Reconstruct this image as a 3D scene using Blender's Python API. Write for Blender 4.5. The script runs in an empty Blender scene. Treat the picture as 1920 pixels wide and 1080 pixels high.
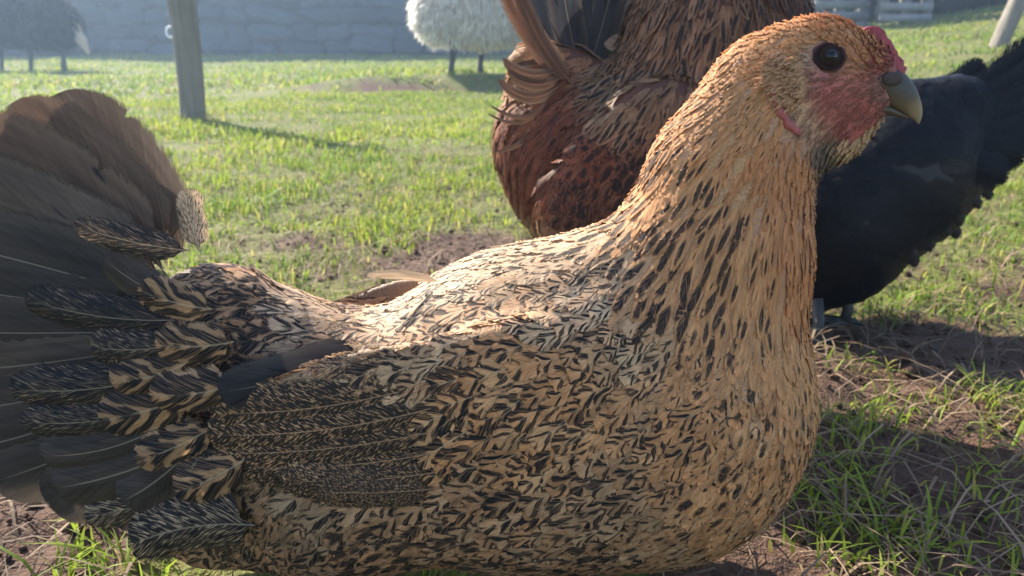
import bpy, math, random
import numpy as np
from mathutils import Vector

rng = np.random.default_rng(11)
random.seed(11)
SC = bpy.context.scene
COL = SC.collection

# ------------------------------------------------------------------ camera
F = 1450.0                                   # focal length in photo pixels (1920 wide)
CAM = np.array([0.0, 0.0, 0.314])
TH = math.atan(462.0 / F)                    # pitch downwards
cam = bpy.data.cameras.new('camera')
cam.sensor_width = 36.0
cam.lens = 36.0 * F / 1920.0
cam.clip_start = 0.01
cam.clip_end = 300.0
cam.dof.use_dof = True
cam.dof.focus_distance = 0.37
cam.dof.aperture_fstop = 17.0
camo = bpy.data.objects.new('camera', cam)
COL.objects.link(camo)
camo.location = CAM
camo.rotation_euler = (math.pi / 2 - TH, 0, 0)
SC.camera = camo

# ------------------------------------------------------------------ light
SUN_EL, SUN_AZ = math.radians(38), math.radians(-44)   # azimuth from +Y towards +X
world = bpy.data.worlds.new('World')
SC.world = world
world.use_nodes = True
wn = world.node_tree
wn.nodes.clear()
sky = wn.nodes.new('ShaderNodeTexSky')
sky.sky_type = 'NISHITA'
sky.sun_disc = False
sky.sun_elevation = SUN_EL
sky.sun_rotation = SUN_AZ
bg = wn.nodes.new('ShaderNodeBackground')
bg.inputs['Strength'].default_value = 0.115
wo = wn.nodes.new('ShaderNodeOutputWorld')
wn.links.new(sky.outputs[0], bg.inputs[0])
wn.links.new(bg.outputs[0], wo.inputs[0])
sun = bpy.data.lights.new('sun', 'SUN')
sun.energy = 4.8
sun.angle = math.radians(0.6)
sun.color = (1.0, 0.93, 0.80)
suno = bpy.data.objects.new('sun', sun)
COL.objects.link(suno)
SUNV = Vector((math.sin(SUN_AZ) * math.cos(SUN_EL), math.cos(SUN_AZ) * math.cos(SUN_EL), math.sin(SUN_EL)))
suno.rotation_euler = SUNV.to_track_quat('Z', 'Y').to_euler()
suno.location = (-3, 3, 4)
SC.view_settings.view_transform = 'Standard'
SC.view_settings.look = 'None'
SC.view_settings.exposure = 1.92
SC.view_settings.gamma = 1.0
SC.view_settings.use_curve_mapping = False
SC.render.engine = 'CYCLES'
SC.cycles.use_denoising = True
SC.cycles.max_bounces = 8
SC.cycles.transparent_max_bounces = 24
SC.cycles.volume_bounces = 0

# ------------------------------------------------------------------ maths helpers
FW = np.array([0, math.cos(TH), -math.sin(TH)])
UP = np.array([0, math.sin(TH), math.cos(TH)])

def ray(px, py):
    d = FW + UP * (540 - py) / F
    d[0] = (px - 960) / F
    return d

def P(px, py, Y):
    d = ray(px, py)
    return CAM + d * (Y / d[1])

def mpp(p):                                   # metres per photo pixel at p
    return float(np.dot(np.asarray(p) - CAM, FW)) / F

def project(p):
    q = p - CAM
    z = q @ FW
    return 960 + F * q[:, 0] / z, 540 - F * (q @ UP) / z

def sstep(x):
    x = np.clip(x, 0, 1)
    return x * x * (3 - 2 * x)

_perm = rng.random((64, 64))
def vnoise(x, y):                             # 2-D value noise 0..1
    x = np.asarray(x, float); y = np.asarray(y, float)
    i = np.floor(x).astype(int); j = np.floor(y).astype(int)
    fx = x - i; fy = y - j
    fx = fx * fx * (3 - 2 * fx); fy = fy * fy * (3 - 2 * fy)
    g = lambda a, b: _perm[a % 64, b % 64]
    return (g(i, j) * (1 - fx) + g(i + 1, j) * fx) * (1 - fy) + (g(i, j + 1) * (1 - fx) + g(i + 1, j + 1) * fx) * fy

def fbm(x, y, o=3):
    s = 0; a = 0.5; t = 0
    for k in range(o):
        s = s + a * vnoise(x + 17.3 * k, y - 9.1 * k); t += a
        x = x * 2.03; y = y * 2.03; a *= 0.5
    return s / t

def norm(v):
    return v / np.maximum(np.linalg.norm(v, axis=-1, keepdims=True), 1e-12)

# ------------------------------------------------------------------ terrain height
def ground_z(x, y):
    x = np.asarray(x, float); y = np.asarray(y, float)
    z = 0.66 * np.clip((x - 0.35) / 4.6, 0, 1.6) ** 1.1 * np.clip((y - 0.9) / 9.5, 0, 1.5) ** 0.8
    z = z + 0.10 * sstep((y - 9) / 5)
    z = z + 0.055 * (fbm(x * 0.9, y * 0.9) - 0.5) * sstep((y - 0.9) / 2.0)
    # low worn bank across the paddock, its step facing the camera
    b = sstep((y - (5.15 + 0.25 * np.sin(x * 1.3))) / 0.28)
    fade = sstep((x + 1.75) / 0.9) * sstep((1.2 - x) / 0.8)
    z = z + 0.085 * b * fade * (1 - sstep((y - 6.2) / 2.2))
    d = np.sqrt(x * x + y * y)
    z = z + (0.016 * (fbm(x * 14, y * 14, 3) - 0.5) + 0.010 * (fbm(x * 48 + 5, y * 48, 2) - 0.5)) * (1 - 0.5 * sstep((d - 1) / 3))
    return z

def ground_hit(px, py):
    d = ray(px, py); d = d / np.linalg.norm(d)
    t = 0.2
    while t < 60:
        p = CAM + d * t
        if p[2] < ground_z(p[0], p[1]):
            return np.array([p[0], p[1], float(ground_z(p[0], p[1]))])
        t += 0.004 + t * 0.003
    return CAM + d * 15

# ------------------------------------------------------------------ mesh helpers
def mesh_from(name, V, Fc, mat=None, smooth=True, attrs=None):
    V = np.asarray(V, np.float32)
    me = bpy.data.meshes.new(name)
    Fc = np.asarray(Fc, np.int32)
    n, k = Fc.shape
    me.vertices.add(len(V)); me.vertices.foreach_set('co', V.ravel())
    me.loops.add(n * k); me.loops.foreach_set('vertex_index', Fc.ravel())
    me.polygons.add(n)
    me.polygons.foreach_set('loop_start', np.arange(0, n * k, k, dtype=np.int32))
    if smooth:
        me.polygons.foreach_set('use_smooth', np.ones(n, bool))
    if attrs:
        for an, av in attrs.items():
            at = me.attributes.new(an, 'FLOAT_COLOR', 'POINT')
            at.data.foreach_set('color', np.asarray(av, np.float32).ravel())
    me.update(calc_edges=True)
    if mat: me.materials.append(mat)
    return me

def obj(name, me, parent=None):
    o = bpy.data.objects.new(name, me)
    COL.objects.link(o)
    if parent is not None:
        o.parent = parent
    return o

def thing(name, label, cat, loc=(0, 0, 0), group=None):
    o = bpy.data.objects.new(name, None)
    COL.objects.link(o)
    o.location = loc
    o.empty_display_size = 0.05
    o['label'] = label; o['category'] = cat
    if group: o['group'] = group
    return o

def part(name, V, Fc, mat, parent, smooth=True, attrs=None):
    """Vertices are given in world space; the part is moved into its thing's frame."""
    off = np.array(parent.location) if parent is not None else np.zeros(3)
    q = parent
    while q is not None and q.parent is not None:
        q = q.parent; off = off + np.array(q.location)
    return obj(name, mesh_from(name, np.asarray(V) - off, Fc, mat, smooth, attrs), parent)

def tube(pts, rad, seg=10, cap=True):
    pts = np.asarray(pts, float); n = len(pts)
    rad = np.broadcast_to(np.asarray(rad, float), (n,))
    V = []; Fc = []
    T = norm(np.gradient(pts, axis=0))
    ref = np.array([0, 1, 0.01]) if abs(T[0][1]) < 0.9 else np.array([1.0, 0, 0])
    for i in range(n):
        a = np.cross(T[i], ref); a /= np.linalg.norm(a); b = np.cross(T[i], a)
        for s in range(seg):
            t = 2 * math.pi * s / seg
            V.append(pts[i] + rad[i] * (a * math.cos(t) + b * math.sin(t)))
    for i in range(n - 1):
        for s in range(seg):
            s2 = (s + 1) % seg
            Fc.append((i * seg + s, (i + 1) * seg + s, (i + 1) * seg + s2, i * seg + s2))
    if cap:
        for e, base in ((0, 0), (n - 1, (n - 1) * seg)):
            c = len(V); V.append(pts[e])
            for s in range(0, seg):
                s2 = (s + 1) % seg
                Fc.append((base + s, base + s2, c, c) if e == 0 else (base + s2, base + s, c, c))
    V = np.array(V)
    return V, fix_quads(Fc)

def fix_quads(Fc):                                # all faces as triangles
    out = []
    for f in Fc:
        if len(f) == 3 or f[2] == f[3]: out.append(f[:3])
        else: out.append((f[0], f[1], f[2])); out.append((f[0], f[2], f[3]))
    return np.array(out, np.int32)

def box(c, s, jit=0.0):
    c = np.asarray(c, float); s = np.asarray(s, float) / 2
    V = np.array([[x, y, z] for x in (-1, 1) for y in (-1, 1) for z in (-1, 1)], float) * s + c
    if jit: V = V + rng.uniform(-jit, jit, V.shape)
    Q = [(0, 1, 3, 2), (4, 6, 7, 5), (0, 4, 5, 1), (2, 3, 7, 6), (0, 2, 6, 4), (1, 5, 7, 3)]
    return V, fix_quads(Q)

# ------------------------------------------------------------------ implicit bodies
class Body:
    """Smooth union of tapered, sideways-flattened capsules; surface by naive surface nets."""
    def __init__(self, k): self.p = []; self.k = k
    def add(self, a, b, ra, rb, ys, k=None, carve=False):
        self.p.append((np.asarray(a, float), np.asarray(b, float), ra, rb, ys, k or self.k, carve))
    def __call__(self, q):
        d = None
        for a, b, ra, rb, ys, k, carve in self.p:
            ax, ay, az = a; bx, by, bz = b[0] - ax, (b[1] - ay), b[2] - az
            x = q[:, 0] - ax; y = q[:, 1] - ay; z = q[:, 2] - az
            L = bx * bx + by * by + bz * bz + 1e-12
            h = np.clip((x * bx + y * by + z * bz) / L, 0, 1)
            r = ra + (rb - ra) * h
            dy = (y - by * h) / ys
            e = np.sqrt((x - bx * h) ** 2 + dy ** 2 + (z - bz * h) ** 2) - r
            if ys < 1: e = e * (0.35 + 0.65 * ys)
            if d is None: d = e
            elif carve:
                hh = np.clip(0.5 - 0.5 * (d + e) / k, 0, 1)
                d = d * (1 - hh) - e * hh + k * hh * (1 - hh)
            else:
                hh = np.clip(0.5 + 0.5 * (e - d) / k, 0, 1)
                d = e * (1 - hh) + d * hh - k * hh * (1 - hh)
        return d
    def grad(self, q, d0=None, e=4e-4):
        if d0 is None: d0 = self(q)
        g = np.empty_like(q)
        for i in range(3):
            q2 = q.copy(); q2[:, i] += e
            g[:, i] = (self(q2) - d0) / e
        return g
    def snap(self, q, off=0.0, it=3):
        for _ in range(it):
            d = self(q); g = self.grad(q, d)
            s = (d - off) / np.maximum((g * g).sum(1), 0.05)
            s = np.clip(s, -0.01, 0.01) if it > 0 else s
            q = q - g * s[:, None]
        return q
    def normal(self, q): return norm(self.grad(q))
    def bounds(self):
        A = np.array([np.minimum(a, b) - max(ra, rb) * max(1, ys) for a, b, ra, rb, ys, k, c in self.p])
        B = np.array([np.maximum(a, b) + max(ra, rb) * max(1, ys) for a, b, ra, rb, ys, k, c in self.p])
        return A.min(0), B.max(0)
    def mesh(self, h):
        lo, hi = self.bounds(); lo = lo - 3 * h; hi = hi + 3 * h
        n = np.ceil((hi - lo) / h).astype(int) + 1
        ax = [lo[i] + h * np.arange(n[i]) for i in range(3)]
        G = np.stack(np.meshgrid(*ax, indexing='ij'), -1).reshape(-1, 3)
        V = np.concatenate([self(G[i:i + 400000]) for i in range(0, len(G), 400000)]).reshape(n)
        S = V < 0
        c = sum(S[i:n[0] - 1 + i, j:n[1] - 1 + j, k:n[2] - 1 + k].astype(np.int8) for i in (0, 1) for j in (0, 1) for k in (0, 1))
        act = (c > 0) & (c < 8)
        I = np.argwhere(act)
        idx = -np.ones(act.shape, int); idx[act] = np.arange(len(I))
        pos = np.zeros((len(I), 3)); cnt = np.zeros(len(I))
        cor = [(i, j, k) for i in (0, 1) for j in (0, 1) for k in (0, 1)]
        for a in cor:
            for axs in range(3):
                if a[axs]: continue
                b = list(a); b[axs] = 1
                va = V[I[:, 0] + a[0], I[:, 1] + a[1], I[:, 2] + a[2]]
                vb = V[I[:, 0] + b[0], I[:, 1] + b[1], I[:, 2] + b[2]]
                m = (va < 0) != (vb < 0)
                t = np.where(m, va / np.where(m, va - vb, 1), 0)
                pt = np.array(a, float)[None, :] + t[:, None] * (np.array(b) - np.array(a))[None, :]
                pos += pt * m[:, None]; cnt += m
        W = lo + h * (I + pos / cnt[:, None])
        Q = []
        for axs in range(3):
            u, v = (axs + 1) % 3, (axs + 2) % 3
            sl = [slice(None)] * 3; sl2 = [slice(None)] * 3
            sl[axs] = slice(0, n[axs] - 1); sl2[axs] = slice(1, n[axs])
            A = S[tuple(sl)]; B = S[tuple(sl2)]
            E = np.argwhere(A != B)
            E = E[(E[:, u] > 0) & (E[:, v] > 0) & (E[:, u] < n[u] - 1) & (E[:, v] < n[v] - 1)]
            fl = A[E[:, 0], E[:, 1], E[:, 2]]
            def cell(du, dv):
                q = E.copy(); q[:, u] += du; q[:, v] += dv
                return idx[q[:, 0], q[:, 1], q[:, 2]]
            q = np.stack([cell(-1, -1), cell(0, -1), cell(0, 0), cell(-1, 0)], 1)
            q[~fl] = q[~fl][:, ::-1]
            Q.append(q)
        return self.snap(W, 0, 2), np.concatenate(Q)
    def hit(self, px, py, off=0.0):
        d = ray(px, py); d = d / np.linalg.norm(d); t = 0.15
        for _ in range(400):
            e = float(self((CAM + d * t)[None, :])[0]) - off
            if e < 2e-5: break
            t += max(e * 0.6, 2e-5)
        return CAM + d * t

def scatter(V, r, R, key=None):
    """Dart throwing over candidate points V with per-point spacing r."""
    order = R.permutation(len(V))
    cell = float(np.min(r)); grid = {}
    acc = []
    for i in order:
        p = V[i]; ri = r[i]
        c = (int(p[0] // cell), int(p[1] // cell), int(p[2] // cell))
        m = int(math.ceil(ri / cell)); ok = True
        for a in range(c[0] - m, c[0] + m + 1):
            for b in range(c[1] - m, c[1] + m + 1):
                for d in range(c[2] - m, c[2] + m + 1):
                    for q in grid.get((a, b, d), ()):
                        if (q[0] - p[0]) ** 2 + (q[1] - p[1]) ** 2 + (q[2] - p[2]) ** 2 < ri * ri:
                            ok = False; break
                    if not ok: break
                if not ok: break
            if not ok: break
        if ok:
            grid.setdefault(c, []).append(p); acc.append(i)
    return np.array(acc)

# ------------------------------------------------------------------ node helper
class N:
    def __init__(self, name):
        self.m = bpy.data.materials.new(name); self.m.use_nodes = True
        self.t = self.m.node_tree; self.t.nodes.clear()
        self.out = self.t.nodes.new('ShaderNodeOutputMaterial')
    def n(self, typ, **kw):
        x = self.t.nodes.new(typ)
        for k, v in kw.items(): setattr(x, k, v)
        return x
    def set(self, sock, v):
        if hasattr(v, 'is_linked') or isinstance(v, bpy.types.NodeSocket): self.t.links.new(v, sock)
        else: sock.default_value = v
    def math(self, op, a, b=0.0, c=0.0, clamp=False):
        x = self.n('ShaderNodeMath', operation=op, use_clamp=clamp)
        self.set(x.inputs[0], a); self.set(x.inputs[1], b)
        if op in ('MULTIPLY_ADD', 'SMOOTH_MAX', 'SMOOTH_MIN', 'COMPARE', 'WRAP'): self.set(x.inputs[2], c)
        return x.outputs[0]
    def mix(self, f, a, b, mode='MIX'):
        x = self.n('ShaderNodeMix', data_type='RGBA', blend_type=mode)
        self.set(x.inputs[0], f)
        for s, v in ((x.inputs[6], a), (x.inputs[7], b)):
            self.set(s, (v + (1,)) if isinstance(v, tuple) and len(v) == 3 else v)
        return x.outputs[2]
    def ramp(self, v, lo, hi, a=0.0, b=1.0):
        x = self.n('ShaderNodeMapRange')
        self.set(x.inputs[0], v)
        for i, q in enumerate((lo, hi, a, b)): self.set(x.inputs[1 + i], q)
        return x.outputs[0]
    def vec(self, x, y, z):
        c = self.n('ShaderNodeCombineXYZ')
        for i, q in enumerate((x, y, z)): self.set(c.inputs[i], q)
        return c.outputs[0]
    def noise(self, v, scale=1.0, detail=2.0, rough=0.5):
        x = self.n('ShaderNodeTexNoise')
        if v is not None: self.set(x.inputs['Vector'], v)
        x.inputs['Scale'].default_value = scale; x.inputs['Detail'].default_value = detail
        x.inputs['Roughness'].default_value = rough
        return x.outputs[0]
    def attr(self, name):
        x = self.n('ShaderNodeAttribute'); x.attribute_name = name
        return x
    def sep(self, c):
        x = self.n('ShaderNodeSeparateColor'); self.set(x.inputs[0], c)
        return x.outputs
    def pos(self):
        return self.n('ShaderNodeTexCoord').outputs['Object']
    def bump(self, h, s=0.3, d=0.001):
        x = self.n('ShaderNodeBump'); x.inputs['Strength'].default_value = s; x.inputs['Distance'].default_value = d
        self.set(x.inputs['Height'], h)
        return x.outputs[0]
    def bsdf(self, col, rough=0.6, spec=0.4, bump=None, trans=0.0, tcol=None, **kw):
        b = self.n('ShaderNodeBsdfPrincipled')
        self.set(b.inputs['Base Color'], (col + (1,)) if isinstance(col, tuple) and len(col) == 3 else col)
        self.set(b.inputs['Roughness'], rough); self.set(b.inputs['Specular IOR Level'], spec)
        for k, v in kw.items(): self.set(b.inputs[k.replace('_', ' ')], v)
        if bump is not None: self.set(b.inputs['Normal'], bump)
        o = b.outputs[0]
        if trans:
            t = self.n('ShaderNodeBsdfTranslucent'); c = tcol if tcol is not None else col
            self.set(t.inputs[0], (c + (1,)) if isinstance(c, tuple) and len(c) == 3 else c)
            mx = self.n('ShaderNodeMixShader'); self.set(mx.inputs[0], trans)
            self.t.links.new(o, mx.inputs[1]); self.t.links.new(t.outputs[0], mx.inputs[2]); o = mx.outputs[0]
        self.t.links.new(o, self.out.inputs[0])
        return self.m

# ------------------------------------------------------------------ materials
def feather_material(name, mark=(0.013, 0.012, 0.014), shaft=(0.50, 0.40, 0.28), fringe=0.22, rough=0.55, trans=0.22, sheen=0.0, fray=1.0, shaft_amt=1.0, shaft_w=0.03, pep_u=8.0, pep_t=40.0, spec=0.12, barb_amt=0.5, skew=-0.46, stre_lo=0.74, bar_reg=0.95, fringe_col=(0.55, 0.40, 0.26)):
    g = N(name)
    a = g.sep(g.attr('fa').outputs['Color']); al = g.attr('fa').outputs['Alpha']
    b = g.sep(g.attr('fb').outputs['Color']); rel = g.attr('fb').outputs['Alpha']
    base = g.attr('fc').outputs['Color']
    u = g.math('MULTIPLY_ADD', a[0], 2.0, -1.0); v = a[1]; r = a[2]
    au = g.math('ABSOLUTE', u)
    t = g.math('MULTIPLY_ADD', au, skew, v)                        # which barb
    r37 = g.math('MULTIPLY', r, 37.0); r91 = g.math('MULTIPLY', r, 91.0)
    side = g.math('MULTIPLY', g.math('SIGN', u), 5.0)
    barb = g.noise(g.vec(g.math('MULTIPLY', t, 38.0), g.math('ADD', g.math('MULTIPLY', au, 0.9), side), r91), 1.0, 1.0)
    low = g.noise(g.vec(g.math('MULTIPLY_ADD', v, 2.6, r37), g.math('MULTIPLY', u, 1.1), r91), 1.0, 1.0)
    jit = g.math('MULTIPLY_ADD', barb, 1.0, -0.5); lw = g.math('MULTIPLY_ADD', low, 1.0, -0.5)
    # tip spot
    sv = g.math('DIVIDE', g.math('SUBTRACT', v, g.math('MULTIPLY_ADD', r, 0.12, 0.66)), 0.29)
    su = g.math('DIVIDE', u, 0.47)
    sd = g.math('SQRT', g.math('ADD', g.math('MULTIPLY', sv, sv), g.math('MULTIPLY', su, su)))
    s = g.math('SUBTRACT', 1.0, sd)
    s = g.math('ADD', s, g.math('MULTIPLY', jit, 1.1)); s = g.math('ADD', s, g.math('MULTIPLY', lw, 0.8))
    s = g.math('ADD', s, g.math('MULTIPLY_ADD', b[0], 1.7, -1.45))
    spot = g.ramp(s, -0.06, 0.14)
    # broken bars
    low2 = g.noise(g.vec(g.math('MULTIPLY_ADD', t, 4.2, r37), g.math('MULTIPLY_ADD', u, 1.7, side), r91), 1.0, 1.0)
    lw2 = g.math('SUBTRACT', low2, 0.5)
    ph = g.math('MULTIPLY_ADD', g.math('MULTIPLY', al, 8.0), t, r)
    ph = g.math('ADD', ph, g.math('MULTIPLY', lw, 1.9))
    bw = g.math('MULTIPLY', g.math('SINE', g.math('MULTIPLY', ph, 6.2832)), bar_reg)
    bw = g.math('ADD', bw, g.math('MULTIPLY', jit, 1.9)); bw = g.math('ADD', bw, g.math('MULTIPLY', lw2, 4.2))
    bw = g.math('SUBTRACT', bw, g.math('MULTIPLY', g.ramp(au, 0.04, 0.22, 1.0, 0.0), 0.7)); bw = g.math('SUBTRACT', bw, g.math('MULTIPLY', g.ramp(au, 0.70, 0.95), 0.7))
    bw = g.math('ADD', bw, g.math('MULTIPLY_ADD', b[1], 2.4, -1.75))
    bars = g.ramp(bw, -0.15, 0.25)
    # fine pepper
    pn = g.noise(g.vec(g.math('MULTIPLY', t, pep_t), g.math('MULTIPLY', u, pep_u), r91), 1.0, 2.0)
    pp = g.math('ADD', g.math('MULTIPLY', pn, 1.0), g.math('MULTIPLY_ADD', b[2], 0.55, -0.92))
    pep = g.ramp(pp, -0.05, 0.06)
    mk = g.math('MAXIMUM', spot, g.math('MAXIMUM', bars, pep))
    tint = g.ramp(low, 0.25, 0.75, 0.72, 1.22)
    tv = g.n('ShaderNodeVectorMath', operation='SCALE'); g.set(tv.inputs[0], base); g.set(tv.inputs[3], tint)
    stre = g.ramp(barb, 0.3, 0.7, stre_lo, 1.18)
    tv2 = g.n('ShaderNodeVectorMath', operation='SCALE'); g.set(tv2.inputs[0], tv.outputs[0]); g.set(tv2.inputs[3], stre)
    hair = g.noise(g.vec(g.math('MULTIPLY', u, 9.0), g.math('MULTIPLY', v, 2.0), r91), 1.0, 1.0)
    tv3 = g.n('ShaderNodeVectorMath', operation='SCALE'); g.set(tv3.inputs[0], tv2.outputs[0]); g.set(tv3.inputs[3], g.ramp(hair, 0.3, 0.7, 0.80, 1.16)); tv2 = tv3
    frm = g.math('MULTIPLY', g.ramp(au, 0.45, 1.0), fringe)
    body = g.mix(frm, tv2.outputs[0], fringe_col)
    fine = g.noise(g.vec(g.math('MULTIPLY', t, 58.0), g.math('ADD', g.math('MULTIPLY', au, 1.6), side), r37), 1.0, 0.0)
    mkc = g.mix(g.ramp(fine, 0.52, 0.72, 0.0, barb_amt), mark, body)
    c = g.mix(mk, body, mkc)
    sh = g.math('MULTIPLY', g.ramp(au, shaft_w, shaft_w * 2.3, 1.0, 0.0), g.ramp(v, 0.75, 0.95, 0.6 * shaft_amt, 0.0))
    sh = g.math('MULTIPLY', sh, g.math('MULTIPLY_ADD', spot, -0.85, 1.0))
    if fringe > 0.6 and rough > 0.5: c = g.mix(g.math('MULTIPLY', g.ramp(au, 0.80, 0.97), 0.6), c, fringe_col)
    c = g.mix(sh, c, shaft)
    hgt = g.math('ADD', barb, g.math('MULTIPLY', sh, 0.6))
    kw = dict(Sheen_Weight=sheen) if sheen else {}
    fn = g.noise(g.vec(g.math('MULTIPLY', t, 62.0), g.math('MULTIPLY_ADD', u, 7.0, side), r91), 1.0, 1.0)
    ed = g.math('MAXIMUM', rel, g.math('MULTIPLY_ADD', v, 4.0, -3.05))
    ed = g.math('ADD', ed, g.math('MULTIPLY_ADD', fn, 1.15 * fray, -0.575 * fray))
    alpha = g.ramp(ed, 0.86, 0.98, 1.0, 0.0)
    g.bsdf(c, rough, spec, g.bump(hgt, 0.5, 0.0006), trans, c, **kw)
    if fray > 0:
        surf = g.out.inputs[0].links[0].from_socket
        tr = g.n('ShaderNodeBsdfTransparent'); mx = g.n('ShaderNodeMixShader')
        g.set(mx.inputs[0], alpha); g.t.links.new(tr.outputs[0], mx.inputs[1]); g.t.links.new(surf, mx.inputs[2])
        g.t.links.new(mx.outputs[0], g.out.inputs[0])
    return g.m

M_feather = feather_material('speckled feather', shaft_amt=0.55, shaft_w=0.022, fray=0.6)
M_covert = feather_material('dark covert feather', fringe=0.06, shaft=(0.34, 0.27, 0.20), shaft_amt=0.8, shaft_w=0.014, fray=0.6, pep_u=6.0, pep_t=55.0, barb_amt=0.2)
M_quill = feather_material('dark quill feather', fringe=0.08, rough=0.55, trans=0.28, shaft=(0.36, 0.30, 0.24), fray=0.14, shaft_amt=0.8, shaft_w=0.008, barb_amt=0.0, stre_lo=0.86)
M_wing = feather_material('peppered flight feather', mark=(0.022, 0.016, 0.013), fringe_col=(0.42, 0.24, 0.12), fringe=0.75, rough=0.55, trans=0.15, shaft=(0.40, 0.23, 0.13), fray=0.35, shaft_amt=1.2, shaft_w=0.010, pep_u=9.0, pep_t=110.0, skew=-0.14, stre_lo=0.92, barb_amt=0.0)
M_redf = feather_material('chestnut feather', fringe=0.16, trans=0.22, shaft=(0.25, 0.13, 0.08), barb_amt=0.4, fray=0.6)
M_blackf = feather_material('black feather', fringe=0.35, rough=0.45, trans=0.04, shaft=(0.010, 0.010, 0.012), fray=0.8, barb_amt=0.0, spec=0.10, fringe_col=(0.035, 0.028, 0.028))

def skin_material():
    g = N('hen skin')
    c = g.attr('skin').outputs['Color']
    p = g.pos()
    n1 = g.noise(p, 900, 3); n2 = g.noise(p, 260, 2)
    col = g.mix(1.0, c, g.mix(g.ramp(n1, 0.3, 0.7), (0.65, 0.62, 0.60), (1.15, 1.1, 1.05)), 'MULTIPLY')
    return g.bsdf(col, 0.6, 0.3, g.bump(g.math('ADD', n1, n2), 0.6, 0.0008), Subsurface_Weight=0.0)
M_skin = skin_material()

def comb_material(name, col, dark, spec=0.35):
    g = N(name); p = g.pos()
    n1 = g.noise(p, 700, 3); n2 = g.noise(p, 180, 2)
    return g.bsdf(g.mix(g.ramp(n2, 0.35, 0.65), col, dark), 0.55, spec, g.bump(n1, 0.7, 0.001))
M_comb = comb_material('comb skin', (0.30, 0.034, 0.036), (0.20, 0.022, 0.03))
M_wattle = comb_material('wattle skin', (0.26, 0.070, 0.055), (0.19, 0.05, 0.045))
M_lid2 = comb_material('outer eyelid skin', (0.11, 0.045, 0.036), (0.055, 0.027, 0.024), 0.1)
M_lobe = comb_material('lobe skin', (0.34, 0.085, 0.08), (0.24, 0.055, 0.055))
M_lid = comb_material('eyelid skin', (0.028, 0.010, 0.009), (0.014, 0.007, 0.007), 0.08)

def beak_material():
    g = N('beak horn'); p = g.attr('skin').outputs['Color']
    q = g.pos(); n1 = g.noise(q, 240, 3)
    return g.bsdf(g.mix(g.ramp(n1, 0.3, 0.7, 0, 0.25), p, (0.08, 0.066, 0.05)), 0.5, 0.14, g.bump(n1, 0.4, 0.0008))
M_beak = beak_material()
g = N('eyeball'); M_eye = g.bsdf((0.022, 0.012, 0.009), 0.5, 0.04, None)
g = N('pupil'); M_pupil = g.bsdf((0.004, 0.004, 0.005), 0.22, 0.3, None)
g = N('nostril'); M_nostril = g.bsdf((0.055, 0.038, 0.034), 0.7, 0.2)
g = N('leg scales'); M_leg = g.bsdf(g.mix(g.noise(g.pos(), 300, 2), (0.018, 0.02, 0.021), (0.05, 0.048, 0.043)), 0.6, 0.3)

def grass_material():
    g = N('grass blades')
    c = g.attr('fc').outputs['Color']
    tip = g.attr('fc').outputs['Alpha']
    c2 = g.mix(g.math('MULTIPLY', tip, 0.55), c, g.mix(0.5, c, (0.30, 0.33, 0.06)))
    return g.bsdf(c2, 0.55, 0.2, None, 0.52, c2)
M_grass = grass_material()
g = N('dead straw'); c = g.attr('fc').outputs['Color']; M_straw = g.bsdf(c, 0.75, 0.15, None, 0.15, c)

def ground_material():
    g = N('paddock ground'); p = g.pos()
    a = g.sep(g.attr('gm').outputs['Color'])[0]
    n1 = g.noise(p, 6, 6, 0.65); n2 = g.noise(p, 55, 5, 0.65); n3 = g.noise(p, 420, 3)
    soil = g.mix(g.ramp(n2, 0.3, 0.7), (0.046, 0.026, 0.018), (0.105, 0.060, 0.040))
    soil = g.mix(g.ramp(n3, 0.55, 0.75, 0, 0.5), soil, (0.17, 0.12, 0.09))
    thatch = g.mix(g.ramp(n2, 0.3, 0.7), (0.060, 0.068, 0.018), (0.13, 0.14, 0.035))
    thatch = g.mix(g.ramp(n1, 0.45, 0.7, 0, 0.5), thatch, (0.15, 0.11, 0.05))
    c = g.mix(g.ramp(g.math('ADD', a, g.math('MULTIPLY_ADD', n2, 0.5, -0.25)), 0.35, 0.65), soil, thatch)
    h = g.math('ADD', g.math('MULTIPLY', n2, 1.0), g.math('MULTIPLY', n3, 0.35))
    return g.bsdf(c, 0.9, 0.15, g.bump(h, 0.9, 0.012))
M_ground = ground_material()

def stone_material(name, a, b):
    g = N(name); p = g.pos()
    info = g.n('ShaderNodeObjectInfo').outputs['Random']
    n1 = g.noise(p, 5, 5, 0.6); n2 = g.noise(p, 40, 4)
    c = g.mix(g.ramp(n1, 0.3, 0.7), a, b)
    c = g.mix(g.ramp(info, 0.0, 1.0, 0.0, 0.9), c, (a[0] * 0.6, a[1] * 0.6, a[2] * 0.65))
    c = g.mix(g.ramp(n2, 0.62, 0.75, 0, 0.4), c, (b[0] * 1.5, b[1] * 1.5, b[2] * 1.4))
    return g.bsdf(c, 0.85, 0.2, g.bump(g.math('ADD', n1, g.math('MULTIPLY', n2, 0.4)), 0.8, 0.03))
M_stone = stone_material('field stone', (0.042, 0.050, 0.068), (0.075, 0.083, 0.105))
g = N('mortar'); M_mortar = g.bsdf(g.mix(g.noise(g.pos(), 12, 4), (0.05, 0.052, 0.058), (0.085, 0.085, 0.085)), 0.95, 0.1)

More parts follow.
